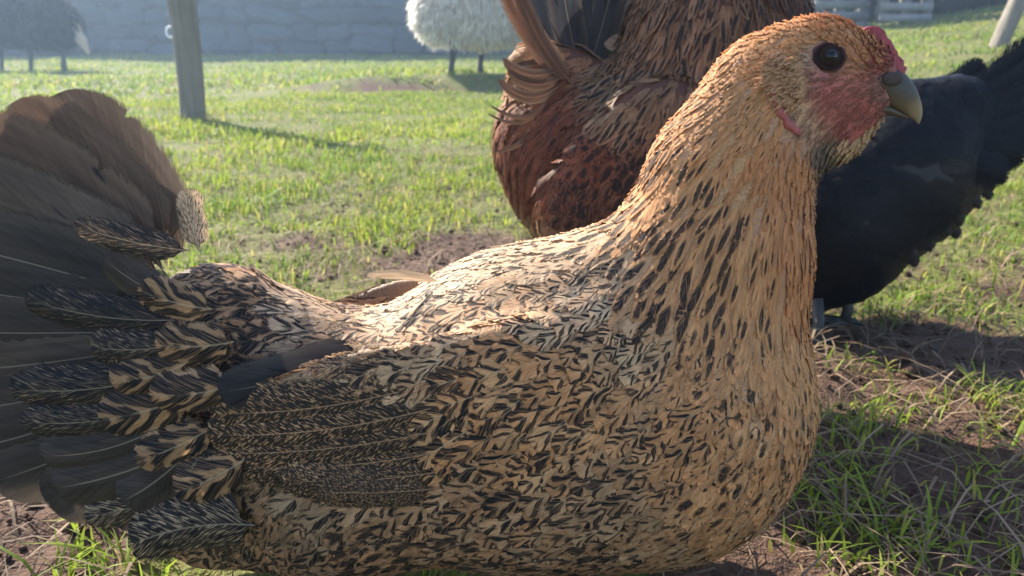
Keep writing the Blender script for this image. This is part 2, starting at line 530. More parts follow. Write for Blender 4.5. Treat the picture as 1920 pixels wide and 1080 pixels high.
def wood_material(name, a, b):
    g = N(name); p = g.pos()
    mp = g.n('ShaderNodeMapping'); g.set(mp.inputs[0], p); mp.inputs['Scale'].default_value = (60, 60, 3)
    n1 = g.noise(mp.outputs[0], 1, 4, 0.6); n2 = g.noise(p, 8, 3)
    c = g.mix(g.ramp(n1, 0.3, 0.7), a, b)
    c = g.mix(g.ramp(n2, 0.5, 0.8, 0, 0.4), c, (a[0] * 0.6, a[1] * 0.65, a[2] * 0.6))
    return g.bsdf(c, 0.85, 0.15, g.bump(n1, 0.6, 0.004))
M_post = wood_material('weathered post wood', (0.13, 0.112, 0.09), (0.21, 0.18, 0.145))
M_pallet = wood_material('grey pallet wood', (0.17, 0.16, 0.15), (0.27, 0.25, 0.235))
M_pallet2 = wood_material('dark pallet wood', (0.11, 0.11, 0.11), (0.19, 0.185, 0.18))
g = N('white plastic'); M_plastic = g.bsdf((0.75, 0.76, 0.78), 0.4, 0.4)

def wool_material(name, a, b, tr=0.3):
    g = N(name); c0 = g.attr('fc').outputs['Color']
    n1 = g.noise(g.pos(), 9, 3)
    c = g.mix(g.ramp(n1, 0.3, 0.7), a, b)
    c = g.mix(1.0, c, c0, 'MULTIPLY')
    return g.bsdf(c, 0.8, 0.15, None, tr, c)
M_wool = wool_material('white wool', (0.90, 0.86, 0.80), (0.80, 0.75, 0.67), .5)
M_dwool = wool_material('dark wool', (0.024, 0.022, 0.024), (0.05, 0.045, 0.045))
g = N('dark sheep leg'); M_sleg = g.bsdf((0.045, 0.042, 0.045), 0.7, 0.2)
g = N('leaf'); c = g.attr('fc').outputs['Color']; M_leaf = g.bsdf(c, 0.6, 0.3, None, 0.3, c)

# ------------------------------------------------------------------ feathers
NB = 11
def feather_template():
    """vertex layout for one feather: rachis 0..NB, then per side edge e_0..e_NB-1 and gap g_0..g_NB-2"""
    vs = []; faces = []
    rv = np.linspace(0, 1, NB + 1)
    for i in range(NB + 1): vs.append((0.0, rv[i], 0))
    for sgn in (-1, 1):
        e0 = len(vs)
        for i in range(NB): vs.append((sgn * 1.0, rv[i] + 0.085, 1))
        g0 = len(vs)
        for i in range(NB - 1): vs.append((sgn * 0.72, rv[i] + 0.085 + 0.5 / NB, 2))
        for i in range(NB):
            tri = [(i, e0 + i, i + 1)]
            if i < NB - 1:
                tri = [(i, e0 + i, g0 + i), (i, g0 + i, i + 1), (i + 1, g0 + i, e0 + i + 1)]
            for f in tri: faces.append(f if sgn > 0 else f[::-1])
    return np.array(vs), np.array(faces, np.int32)
FT, FF = feather_template()
FM = len(FT)

def width_profile(v, point):
    """half width along the feather, 0..1; point 0 = blunt, 1 = narrow pointed"""
    v = np.clip(v, 0, 1)
    up = np.clip(v / (0.16 + 0.22 * point), 0, 1) ** 0.75
    s = 0.70 - 0.38 * point
    e = np.clip((v - s) / (1 - s), 0, 1)
    dn = np.sqrt(np.clip(1 - e ** (2.4 - 1.0 * point), 0, 1))
    return (0.18 + 0.82 * up) * (0.04 + 0.96 * dn)

def feathers_on(body, root, D, L, W, point, R, base_off=-0.0016, tip_off=0.0022, spread=0.0009, curve=0.0, lay=None):
    """N feathers laid over an implicit body. Returns (N,M,3) and u,v arrays."""
    n = len(root)
    Nn = body.normal(root)
    D = norm(D - Nn * (D * Nn).sum(1, keepdims=True))
    Sd = np.cross(Nn, D)
    u = np.broadcast_to(FT[:, 0], (n, FM)).copy(); v = np.broadcast_to(FT[:, 1], (n, FM)).copy()
    kind = FT[:, 2]
    ed = kind == 1; gp = kind == 2
    v[:, ed] += R.normal(0, 0.012, (n, ed.sum()))
    gapf = R.uniform(0.90, 1.0, (n, gp.sum()))
    uu = u.copy(); uu[:, gp] = np.sign(u[:, gp]) * gapf
    uu[:, ed] *= R.uniform(0.95, 1.04, (n, ed.sum()))
    vc = np.minimum(v, 1.03)
    w = width_profile(v - 0.03 * (kind > 0), point[:, None])
    bend = R.normal(0, 1, (n, 1)) * 0.06 + curve
    x = vc * L[:, None]
    y = uu * w * W[:, None] * 0.5 + bend * L[:, None] * vc ** 2
    q = root[:, None, :] + D[:, None, :] * x[..., None] + Sd[:, None, :] * y[..., None]
    lay = R.uniform(0, spread, (n, 1)) if lay is None else lay[:, None]
    off = base_off + (tip_off - base_off) * np.clip(vc, 0, 1) ** 0.8 + lay + 0.0008 * (1 - (uu * w) ** 2) * (W[:, None] / 0.015) * 0.6
    off = off + (kind == 1) * R.normal(0, 0.0004, (n, FM))
    q = body.snap(q.reshape(-1, 3), off.reshape(-1), 2).reshape(n, FM, 3)
    return q, uu * w / np.maximum(w.max(), 1e-6), np.clip(v, 0, 1)

def feather_attrs(u, v, r, nb, fb, fc):
    n = len(u)
    fa = np.stack([u * 0.5 + 0.5, v, np.broadcast_to(r[:, None], u.shape), np.broadcast_to(nb[:, None] / 8.0, u.shape)], -1)
    o = np.ones((n, u.shape[1], 1)); rel = np.broadcast_to((FT[:, 2] > 0).astype(float)[None, :, None], o.shape)
    FBa = np.concatenate([np.broadcast_to(fb[:, None, :], (n, u.shape[1], 3)), rel], -1)
    FCa = np.concatenate([np.broadcast_to(fc[:, None, :], (n, u.shape[1], 3)), o], -1)
    return fa, FBa, FCa

def emit_feathers(thing_, q, fa, fb, fc, mat, pick, name='feather', stuff_name='plumage'):
    """pick: boolean mask of those that become parts of their own"""
    for i in np.flatnonzero(pick):
        part(name, q[i], FF, mat, thing_, True, {'fa': fa[i], 'fb': fb[i], 'fc': fc[i]})
    rest = np.flatnonzero(~pick)
    if len(rest):
        fac = (FF[None] + (np.arange(len(rest)) * FM)[:, None, None]).reshape(-1, 3)
        o = part(stuff_name, q[rest].reshape(-1, 3), fac, mat, thing_, True,
                 {'fa': fa[rest].reshape(-1, 4), 'fb': fb[rest].reshape(-1, 4), 'fc': fc[rest].reshape(-1, 4)})
        o['kind'] = 'stuff'

def free_feather(base, tip, W, face, bow=0.0, camber=0.15, sag=(0, 0, 0), point=0.0, R=rng, split=0.0, rows=34):
    """a single long quill feather in space; face = direction its flat side looks, bow bends it sideways"""
    base = np.asarray(base, float); tip = np.asarray(tip, float)
    ax = tip - base; L = np.linalg.norm(ax); ax = ax / L
    fn = np.asarray(face, float); fn = fn - ax * fn.dot(ax); fn /= np.linalg.norm(fn)
    sd = np.cross(fn, ax)
    nv = rows
    rv = np.linspace(0, 1, nv + 1)
    V = []; A = []; Fc = []
    cols = [-1, -0.55, 0, 0.55, 1]
    for i, v in enumerate(rv):
        c = base + ax * L * v + sd * bow * L * 4 * v * (1 - v) + np.asarray(sag) * v * v
        w = width_profile(np.array([max(v, 0.0)]), point)[0]
        if v < 0.08: w *= 0.35
        for u in cols:
            uu = u
            sh = 0.06 * abs(u)
            if abs(u) == 1:
                uu = u * R.uniform(0.965, 1.01)
                if 0.3 < v < 0.97 and R.random() < split: uu *= R.uniform(0.72, 0.9)
            vv = min(v + sh * (1 - v ** 6), 1.0)
            c2 = base + ax * L * vv + sd * bow * L * 4 * vv * (1 - vv) + np.asarray(sag) * vv * vv
            p = c2 + sd * uu * w * W * 0.5 - fn * camber * W * (uu * w) ** 2 * 0.5 + fn * R.normal(0, W * 0.003)
            if u == 0: p = c + fn * W * 0.008
            V.append(p); A.append((uu * w, v, abs(u)))
    k = len(cols)
    for i in range(nv):
        for j in range(k - 1):
            a = i * k + j
            Fc.append((a, a + 1, a + k + 1, a + k))
    return np.array(V), fix_quads(Fc), np.array(A)

def put_free(parent, name, base, tip, W, face, mat, fb, fc, nb=3.0, **kw):
    V, Fc, A = free_feather(base, tip, W, face, **kw)
    n = len(V); r = rng.random()
    fa = np.stack([A[:, 0] * 0.5 + 0.5, A[:, 1], np.full(n, r), np.full(n, nb / 8)], 1)
    o1 = np.ones((n, 1))
    return part(name, V, Fc, mat, parent, True,
                {'fa': fa, 'fb': np.hstack([np.tile(fb, (n, 1)), A[:, 2:3]]), 'fc': np.hstack([np.tile(fc, (n, 1)), o1])})

def idw(px, py, C, power=3.0):
    """C rows: px,py,values...; inverse distance blend"""
    C = np.asarray(C, float)
    d2 = (px[:, None] - C[None, :, 0]) ** 2 + (py[:, None] - C[None, :, 1]) ** 2 + 300.0
    w = 1.0 / d2 ** (power / 2 + 0.5)
    w /= w.sum(1, keepdims=True)
    return w @ C[:, 2:]

def in_poly(px, py, poly):
    inside = np.zeros(len(px), bool)
    n = len(poly)
    for i in range(n):
        x1, y1 = poly[i]; x2, y2 = poly[(i + 1) % n]
        c = ((y1 > py) != (y2 > py)) & (px < (x2 - x1) * (py - y1) / (y2 - y1 + 1e-9) + x1)
        inside ^= c
    return inside

BUFF = (0.56, 0.262, 0.112); ORNG = (0.53, 0.212, 0.085); PALE = (0.56, 0.335, 0.190); CREAM = (0.61, 0.405, 0.250)
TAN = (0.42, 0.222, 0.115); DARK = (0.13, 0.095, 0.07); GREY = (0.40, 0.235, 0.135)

# ================================================================== BUILD
bodies = []

# ---------------------------------------------------------------- main hen body
Y0 = 0.40
hen_body = Body(0.014)
def cap(body, Yd, x1, y1, r1, x2, y2, r2, ys, k=None, dr=7, carve=False):
    a = P(x1, y1, Yd); b = P(x2, y2, Yd)
    body.add(a, b, (r1 - dr) * mpp(a), (r2 - dr) * mpp(b), ys, k, carve)
H = hen_body
cap(H, Y0, 1258, 781, 253, 650, 835, 240, 0.90)
cap(H, Y0, 980, 722, 250, 1240, 700, 232, 0.86)
cap(H, Y0, 740, 806, 218, 980, 722, 250, 0.84)
cap(H, Y0, 1225, 835, 232, 1000, 850, 235, 0.90)
cap(H, Y0, 1000, 712, 236, 1250, 515, 150, 0.84, .02)
cap(H, Y0, 640, 800, 228, 420, 645, 158, 0.80)
cap(H, Y0, 640, 880, 215, 420, 920, 150, 0.85)
cap(H, Y0, 640, 850, 210, 395, 790, 150, 0.82)
cap(H, Y0, 1280, 715, 245, 1337, 485, 176, 0.80)
cap(H, Y0, 1337, 485, 176, 1368, 335, 147, 0.74)
cap(H, Y0, 1368, 335, 147, 1450, 190, 118, 0.66)
cap(H, Y0, 1450, 190, 118, 1532, 142, 98, 0.58)
cap(H, Y0, 1540, 150, 95, 1618, 146, 66, 0.50)
cap(H, Y0, 1515, 195, 84, 1592, 203, 54, 0.58)
cap(H, Y0, 1530, 255, 44, 1574, 268, 34, 0.6)
for sg in (-1, 1):
    Yw = Y0 + sg * 0.056
    a = P(0, 0, Yw)
    def wcap(x1, y1, r1, x2, y2, r2, ys, in1=0.0, k=.014):
        p1 = P(x1, y1, Y0 - 0.056); p2 = P(x2, y2, Y0 - 0.056)
        s1, s2 = mpp(p1), mpp(p2)
        p1[1] = Yw - sg * in1; p2[1] = Yw
        H.add(p1, p2, r1 * s1, r2 * s2, ys, k)
    wcap(1180, 750, 120, 960, 800, 175, 0.24, .012, .016)
    wcap(960, 800, 175, 720, 795, 130, 0.24, .0, .012)
    wcap(720, 795, 125, 500, 790, 72, 0.16)
hv, hf = H.mesh(0.0023)
bodies.append(H)
hen = thing('speckled_hen', 'buff hen speckled with black, small red comb and grey beak, sitting in front', 'hen',
            tuple(np.array([P(900, 1090, Y0)[0], Y0, 0.0])))

def near_px(p):
    q = p.copy(); q[:, 1] = Y0 - np.abs(q[:, 1] - Y0)
    return project(q)

FACE = [(1500, 122), (1515, 92), (1545, 74), (1580, 84), (1602, 118), (1640, 122), (1675, 130), (1668, 200), (1628, 240), (1580, 262), (1530, 262), (1492, 246), (1460, 186), (1474, 165), (1502, 150)]
EARTUFT = [(1438, 118), (1462, 98), (1505, 104), (1520, 150), (1500, 200), (1470, 190), (1448, 160)]
SKINC = [
    (1553, 110, .10, .045, .045), (1545, 172, .38, .095, .085), (1520, 165, .40, .16, .12), (1595, 235, .36, .085, .075),
    (1565, 205, .42, .125, .10), (1625, 195, .38, .10, .08), (1610, 160, .38, .115, .09), (1605, 120, .42, .17, .085), (1650, 112, .24, .04, .035),
    (1500, 205, .44, .25, .14), (1480, 130, .50, .34, .22), (1530, 245, .40, .22, .14), (1500, 60, .46, .24, .11), (1400, 300, .42, .23, .11),
    (1580, 50, .45, .22, .10), (1645, 170, .24, .11, .09), (1560, 285, .09, .065, .05), (900, 800, .34, .19, .09), (500, 800, .12, .08, .05), (1400, 700, .42, .22, .10)]  # darkest brown entry is the chin shade put into the skin colour
px, py = near_px(hv)
sk = idw(px, py, SKINC, 3.0)
part('body', hv, fix_quads(hf), M_skin, hen, True, {'skin': np.hstack([sk, np.ones((len(sk), 1))])})

# control points: px,py, dirx,diry, L,W, point, spot,bar,pepper, nbars, r,g,b
CT = [
 (1575, 42, -1, .0, 26, 12, .5, .05, 0, 0, 2, *ORNG), (1500, 45, -1, .25, 32, 13, .5, .25, 0, 0, 2, *BUFF),
 (1620, 75, -.9, -.35, 22, 9, .6, 0, 0, 0, 2, *ORNG), (1440, 90, -.9, .5, 42, 13, .6, .40, 0, 0, 2, *BUFF),
 (1380, 110, -.8, .6, 54, 15, .7, .58, 0, 0, 2, *BUFF), (1320, 170, -.7, .75, 70, 17, .8, .66, 0, 0, 2, *BUFF),
 (1420, 200, -.55, .8, 64, 15, .8, .36, 0, 0, 2, *BUFF), (1440, 280, -.4, .9, 74, 16, .8, .38, 0, 0, 2, *ORNG),
 (1500, 300, -.3, .95, 50, 16, .8, .1, 0, 0, 2, *ORNG), (1560, 285, -.6, .8, 34, 13, .7, .0, 0, 0, 2, .13, .095, .07), (1600, 262, -.6, .75, 26, 11, .7, 0, 0, 0, 2, *PALE),  # dark brown control below the beak paints the shade under the chin
 (1250, 260, -.6, .8, 98, 21, .8, .82, 0, 0, 2, *BUFF), (1350, 330, -.45, .9, 104, 21, .8, .80, 0, 0, 2, *BUFF),
 (1240, 370, -.55, .85, 116, 26, .75, .92, 0, 0, 2, *BUFF), (1400, 420, -.3, .95, 112, 23, .8, .84, 0, 0, 2, *BUFF),
 (1500, 420, -.1, 1, 104, 20, .8, .45, 0, 0, 2, *ORNG), (1520, 520, -.05, 1, 104, 22, .7, .42, 0, 0, 2, *ORNG),
 (1190, 440, -.6, .75, 120, 30, .65, .9, 0, 0, 2, *PALE), (1310, 480, -.4, .92, 125, 31, .65, .95, 0, 0, 2, *BUFF),
 (1430, 540, -.25, .95, 118, 27, .7, .74, 0, 0, 2, *BUFF), (1250, 530, -.5, .8, 120, 36, .55, .90, 0, 0, 2, *BUFF),
 (1370, 600, -.38, .88, 104, 33, .5, .66, 0, 0, 2, *BUFF), (1440, 640, -.3, .9, 90, 32, .5, .10, 0, 0, 2, *BUFF),
 (1120, 430, -.72, .6, 95, 28, .8, .65, .2, 0, 3, *CREAM), (1040, 465, -.93, .35, 90, 32, .6, .45, .62, 0, 3, *CREAM),
 (900, 490, -.96, .24, 90, 32, .6, .4, .66, 0, 3, *CREAM), (760, 530, -.98, .15, 100, 32, .6, .35, .62, 0, 3, *CREAM),
 (640, 565, -1, .05, 110, 32, .7, .3, .55, 0, 3, *CREAM), (1150, 520, -.9, .4, 75, 40, .35, .2, .78, 0, 3.4, *CREAM),
 (1030, 560, -.95, .3, 85, 46, .3, .1, .72, .3, 3.2, *PALE), (860, 590, -.96, .22, 95, 50, .3, 0, .72, .5, 3.2, *PALE),
 (700, 630, -.97, .15, 110, 50, .3, 0, .62, .7, 3.2, *GREY), (1230, 610, -.8, .5, 66, 44, .3, .3, .66, 0, 3.0, *PALE),
 (1330, 660, -.6, .7, 66, 42, .3, .55, .50, 0, 2.6, *BUFF), (1400, 700, -.5, .8, 70, 42, .3, .58, .36, 0, 2.5, *BUFF),
 (1505, 640, -.08, 1, 85, 34, .5, .50, 0, 0, 2, *BUFF), (1520, 780, -.2, 1, 75, 36, .45, .62, 0, 0, 2, *BUFF),
 (1430, 850, -.5, .85, 75, 44, .3, .60, .36, 0, 2.4, *BUFF), (1300, 780, -.68, .65, 76, 50, .3, .3, .62, 0, 2.8, *BUFF),
 (1150, 690, -.85, .48, 92, 58, .25, .2, .78, 0, 2.8, *BUFF), (1000, 680, -.9, .42, 100, 62, .2, .2, .76, 0, 2.6, *BUFF),
 (1050, 800, -.82, .52, 105, 66, .2, .2, .76, 0, 2.6, *BUFF), (870, 800, -.84, .52, 125, 78, .18, .2, .88, 0, 2.6, *BUFF),
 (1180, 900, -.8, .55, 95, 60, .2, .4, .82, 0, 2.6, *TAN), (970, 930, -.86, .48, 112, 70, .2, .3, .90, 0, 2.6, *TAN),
 (760, 690, -.92, .36, 115, 66, .2, .0, .80, .55, 3.0, *PALE), (760, 840, -.88, .45, 130, 80, .15, 0, .84, .3, 2.6, *GREY),
 (600, 790, -.97, .22, 165, 66, .1, 0, .45, 1.0, 3, .30, .23, .16), (470, 830, -.97, .18, 165, 62, .1, 0, .45, 1.0, 3, .26, .20, .14),
 (1400, 950, -.68, .72, 76, 44, .3, .62, .3, 0, 2.4, *BUFF), (1300, 1025, -.9, .42, 82, 48, .3, .5, .35, 0, 2.4, *TAN),
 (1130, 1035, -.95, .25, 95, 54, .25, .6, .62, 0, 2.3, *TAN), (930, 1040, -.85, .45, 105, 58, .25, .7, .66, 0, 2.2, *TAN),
 (760, 1010, -.75, .65, 110, 62, .3, .8, .66, 0, 2.0, *TAN), (600, 990, -.6, .8, 120, 52, .45, .5, .82, 0, 2.4, *GREY),  # lower left flank: real extra black, plus shade put into the darker tan
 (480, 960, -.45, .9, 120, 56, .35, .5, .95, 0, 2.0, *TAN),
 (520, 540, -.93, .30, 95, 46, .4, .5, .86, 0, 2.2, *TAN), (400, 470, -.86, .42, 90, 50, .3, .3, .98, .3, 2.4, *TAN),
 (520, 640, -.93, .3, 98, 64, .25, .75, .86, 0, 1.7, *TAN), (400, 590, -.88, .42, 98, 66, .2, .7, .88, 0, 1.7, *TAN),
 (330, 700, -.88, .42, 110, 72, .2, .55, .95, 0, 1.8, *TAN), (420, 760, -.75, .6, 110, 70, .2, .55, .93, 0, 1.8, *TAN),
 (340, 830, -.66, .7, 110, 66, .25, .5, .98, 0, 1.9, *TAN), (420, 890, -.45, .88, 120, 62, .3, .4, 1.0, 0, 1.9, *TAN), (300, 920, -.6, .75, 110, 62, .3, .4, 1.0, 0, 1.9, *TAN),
]
fx, fy = near_px(hv)
cv = idw(fx, fy, CT, 3.6)
_b = 1 + .04 * sstep((cv[:, 6] - .3) / .3) * (cv[:, 7] < .6)
cv[:, 2] *= _b; cv[:, 3] *= _b
mp_h = np.array([(np.dot(hv - CAM, FW)) / F]).ravel()
face = in_poly(fx, fy, FACE) & ~in_poly(fx, fy, EARTUFT)
beakz = (fx > 1665) & (fy > 90) & (fy < 240)
Wm = cv[:, 3] if False else cv[:, 5 - 2]                 # W column (px)
keep = ~face & ~beakz & (hv[:, 2] > 0.006)
cand = np.flatnonzero(keep)
far = hv[cand, 1] > Y0 + 0.02
rr = np.sqrt(cv[cand, 2] * cv[cand, 3] * 0.185) * mp_h[cand] * np.where(far, 1.3, 1.0)
acc = cand[scatter(hv[cand] + rng.uniform(-.0009, .0009, (len(cand), 3)), rr, rng)]
def lay_feathers(body, roots, cvals, R, scale=None, dirjit=0.16, bias=(0, 0, 0)):
    n = len(roots)
    D = np.stack([cvals[:, 0], np.zeros(n), -cvals[:, 1]], 1)
    D = norm(D) + R.normal(0, dirjit, (n, 3)) + np.array(bias)
    s = (roots - CAM) @ FW / F if scale is None else scale
    L = cvals[:, 2] * s * R.uniform(0.9, 1.12, n); W = cvals[:, 3] * s * R.uniform(0.9, 1.12, n)
    return D, L, W
roots = H.snap(hv[acc] + rng.uniform(-.0008, .0008, (len(acc), 3)), 0, 2)
C = cv[acc].copy()
fl = sstep((C[:, 6] - .3) / .3)                         # barred flank feathers
C[:, 8] *= 1 + .30 * fl
D, L, W = lay_feathers(H, roots, C, rng, dirjit=0.055)
q, u_, v_ = feathers_on(H, roots, D, L, W, np.clip(C[:, 4] + rng.normal(0, .08, len(C)), 0, 1), rng, -0.0008, 0.0009, 0.0004)
rnd = rng.random(len(C))
fb3 = np.clip(C[:, 5:8] + rng.normal(0, 0.10, (len(C), 3)) * (C[:, 5:8] > 0.05), 0, 1.2)
fb3[:, 0] += (rng.random(len(C)) < 0.12) * -0.5
fb3[:, 1] += np.where(rng.random(len(C)) < .22, -.22, 0) + np.where(rng.random(len(C)) < .18, .18, 0)
mixo = (rng.random((len(C), 1)) - .45) * 0.5
fc3 = np.where(mixo > 0, C[:, 9:12] * (1 - mixo) + np.array([.50, .19, .065]) * mixo, C[:, 9:12] * (1 + mixo) - np.array([.60, .43, .26]) * mixo)
fc3 = np.where(C[:, 4:5] > .45, C[:, 9:12] * rng.uniform(.93, 1.06, (len(C), 1)), fc3 * rng.uniform(0.80, 1.12, (len(C), 1)))
fa, FBv, FCv = feather_attrs(u_, v_, rnd, C[:, 8] * rng.uniform(.65, 1.3, len(C)), fb3, fc3)
rx, ry = project(roots)
vis = (roots[:, 1] < Y0 - 0.01) & (rx > -20) & (rx < 1940) & (ry < 1090)
area = L * W * vis
pick = np.zeros(len(C), bool); pick[np.argsort(-area)[:255]] = True
emit_feathers(hen, q, fa, FBv, FCv, M_feather, pick)

# short bristle feathers on the bare face
fi = np.flatnonzero((in_poly(fx, fy, FACE) | ((fx > 1630) & (fy > 84) & (fy < 132))) & (fx < 1676))
fi = rng.choice(fi, 1500)
fr = H.snap(hv[fi] + rng.uniform(-.0013, .0013, (len(fi), 3)), 0, 2)
qx, qy = near_px(fr)
okf = (np.hypot((qx - 1555), (qy - 107)) > 35)
fr, qx, qy = fr[okf], qx[okf], qy[okf]
FD = [(1600, 100, -1, -.1), (1620, 190, -1, .3), (1540, 170, -.9, .5), (1510, 130, -1, .0), (1500, 220, -.5, .8), (1580, 240, -.8, .5)]
dd = idw(qx, qy, FD)
fcol = idw(qx, qy, SKINC, 3.0) * rng.uniform(.8, 1.35, (len(fr), 1)) * 0.85 + np.array([.45, .27, .16]) * 0.15
n = len(fr); sc = (fr - CAM) @ FW / F
qq, uu, vv = feathers_on(H, fr, np.stack([dd[:, 0], np.zeros(n), -dd[:, 1]], 1) + rng.normal(0, .15, (n, 3)),
                         rng.uniform(12, 22, n) * sc, rng.uniform(2.5, 5.5, n) * sc, np.full(n, .9), rng, -0.0005, 0.0009, 0.0003)
z3 = np.zeros((n, 3))
a1, b1, c1 = feather_attrs(uu, vv, rng.random(n), np.full(n, 2.0), z3, fcol)
emit_feathers(hen, qq, a1, b1, c1, M_feather, np.zeros(n, bool), stuff_name='face_bristles')
# pale ear tuft
ei = np.flatnonzero(in_poly(fx, fy, EARTUFT)); ei = rng.choice(ei, 420)
er = H.snap(hv[ei] + rng.uniform(-.001, .001, (len(ei), 3)), 0, 2); n = len(er); sc = (er - CAM) @ FW / F
qq, uu, vv = feathers_on(H, er, np.tile([-.9, 0, -.35], (n, 1)) + rng.normal(0, .2, (n, 3)), rng.uniform(24, 40, n) * sc, rng.uniform(4, 8, n) * sc,
                         np.full(n, .9), rng, 0.0, 0.0035, 0.001)
a1, b1, c1 = feather_attrs(uu, vv, rng.random(n), np.full(n, 2.0), np.zeros((n, 3)), np.array([.55, .29, .15]) * rng.uniform(.7, 1.1, (n, 1)))
emit_feathers(hen, qq, a1, b1, c1, M_feather, np.zeros(n, bool), stuff_name='ear_tuft')

# wispy down over the flank fluff and along the lower belly
WZ = [(560, 975, 90, 45, 80), (470, 900, 90, 80, 30), (1430, 880, 90, 160, 60), (900, 820, 260, 120, 60)]
ws_ = []
nearm = hv[:, 1] < Y0 - .008
for (zx, zy, zw, zh, zn) in WZ:
    wgt = np.exp(-((fx - zx) / zw) ** 2 - ((fy - zy) / zh) ** 2) * nearm
    ws_.append(rng.choice(len(hv), zn, p=wgt / wgt.sum()))
wi = np.concatenate(ws_); wr = H.snap(hv[wi] + rng.uniform(-.001, .001, (len(wi), 3)), 0, 2); n = len(wr); sc = (wr - CAM) @ FW / F
wc = cv[wi]
wd = np.stack([wc[:, 0], np.zeros(n), -wc[:, 1]], 1) + rng.normal(0, .18, (n, 3))
qq, uu, vv = feathers_on(H, wr, wd, rng.uniform(35, 80, n) * sc, rng.uniform(1.2, 2.2, n) * sc, np.full(n, .9), rng, 0.001, 0.0028, 0.001, curve=0.0)
a1, b1, c1 = feather_attrs(uu, vv, rng.random(n), np.full(n, 2.0), np.zeros((n, 3)), np.array([.46, .30, .18]) * rng.uniform(.4, 1.0, (n, 1)))
emit_feathers(hen, qq, a1, b1, c1, M_feather, np.zeros(n, bool), stuff_name='down_strands')

# ---- eyes, lids
def uvsphere(c, r, n=20, m=14, axes=(1, 1, 1)):
    V = []; Fc = []
    for i in range(m + 1):
        for j in range(n):
            a = math.pi * i / m; b = 2 * math.pi * j / n
            V.append(np.asarray(c) + r * np.array([math.sin(a) * math.cos(b) * axes[0], math.sin(a) * math.sin(b) * axes[1], math.cos(a) * axes[2]]))
    for i in range(m):
        for j in range(n):
            j2 = (j + 1) % n
            Fc.append((i * n + j, (i + 1) * n + j, (i + 1) * n + j2, i * n + j2))
    return np.array(V), fix_quads(Fc)
def ring(c, nrm, r, minor, n=30, m=8, squash=1.0, jit=0.0):
    nrm = np.asarray(nrm, float) / np.linalg.norm(nrm)
    a = np.cross(nrm, [0, 0, 1.0]); a /= np.linalg.norm(a); b = np.cross(nrm, a)
    V = []; Fc = []
    for i in range(n):
        t = 2 * math.pi * i / n; d = a * math.cos(t) + b * math.sin(t) * squash
        mr = minor * (1 + jit * math.sin(7 * t) + jit * random.uniform(-1, 1))
        for j in range(m):
            s = 2 * math.pi * j / m
            V.append(np.asarray(c) + d * r + mr * (math.cos(s) * d + math.sin(s) * nrm))
    for i in range(n):
        for j in range(m):
            Fc.append((i * m + j, ((i + 1) % n) * m + j, ((i + 1) % n) * m + (j + 1) % m, i * m + (j + 1) % m))
    return np.array(V), fix_quads(Fc)
for sg in (-1, 1):
    e = H.hit(1555, 107); nn = H.normal(e[None])[0]
    s = mpp(e)
    if sg > 0: e = np.array([e[0], 2 * Y0 - e[1], e[2]]); nn = np.array([nn[0], -nn[1], nn[2]])
    c = e - nn * 12.5 * s
    eye = part('eye', *uvsphere(c, 26 * s, 28, 20), M_eye, hen)
    part('pupil', *uvsphere(c + nn * 14.0 * s, 14.5 * s, 20, 14), M_pupil, eye)
    part('eyelid', *ring(e - nn * 2.0 * s, nn, 26 * s, 5.5 * s, squash=.86, jit=.12), M_lid, hen)
    part('eyelid', *ring(e - nn * 4.5 * s, nn, 31 * s, 4.5 * s, squash=.84, jit=.12), M_lid2, hen)

# ---- beak
def loft(stations, Yc, nseg=18):
    V = []; Fc = []; K = []
    for (tx, ty), (bx, by), w in stations:
        T = P(tx, ty, Yc); B = P(bx, by, Yc); c = (T + B) / 2; h = (T - B) / 2; s = mpp(c)
        for j in range(nseg):
            t = 2 * math.pi * j / nseg
            cy, sy = math.cos(t), math.sin(t)
            V.append(c + h * sy + np.array([0, w * s * cy * (1 - 0.35 * max(sy, 0) ** 2), 0]))
    n = len(stations)
    for i in range(n - 1):
        for j in range(nseg):
            j2 = (j + 1) % nseg
            Fc.append((i * nseg + j, i * nseg + j2, (i + 1) * nseg + j2, (i + 1) * nseg + j))
    c = len(V); V.append((P(*stations[-1][0], Yc) + P(*stations[-1][1], Yc)) / 2)
    for j in range(nseg): Fc.append(((n - 1) * nseg + j, (n - 1) * nseg + (j + 1) % nseg, c, c))
    return np.array(V), fix_quads(Fc)
def smooth_st(st, k=4):
    A = np.array([[t[0], t[1], b[0], b[1], w] for t, b, w in st], float)
    x = np.arange(len(A)); xi = np.linspace(0, len(A) - 1, (len(A) - 1) * k + 1)
    out = []
    for q_ in xi:                                   # Catmull-Rom
        i = min(int(q_), len(A) - 2); t = q_ - i
        p0, p1, p2, p3 = A[max(i - 1, 0)], A[i], A[i + 1], A[min(i + 2, len(A) - 1)]
        out.append(0.5 * ((2 * p1) + (-p0 + p2) * t + (2 * p0 - 5 * p1 + 4 * p2 - p3) * t * t + (-p0 + 3 * p1 - 3 * p2 + p3) * t ** 3))
    return [((o[0], o[1]), (o[2], o[3]), max(o[4], .5)) for o in out]
up = smooth_st([((1622, 112), (1610, 172), 40), ((1652, 116), (1636, 186), 38), ((1680, 126), (1660, 199), 28), ((1702, 143), (1681, 209), 20),
                ((1719, 168), (1700, 217), 13), ((1728, 196), (1714, 225), 8), ((1729, 213), (1720, 231), 5), ((1725, 228), (1722, 233), 2)])
V, Fc = loft(up, Y0)
bx, by = project(V)
BK = [(1690, 140, .030, .028, .030), (1640, 130, .12, .05, .045), (1715, 170, .045, .038, .034), (1690, 200, .12, .08, .042), (1722, 205, .24, .15, .075), (1722, 228, .26, .21, .14), (1650, 180, .07, .05, .04), (1700, 175, .055, .052, .05)]
bk = np.hstack([idw(bx, by, BK), np.ones((len(V), 1))])
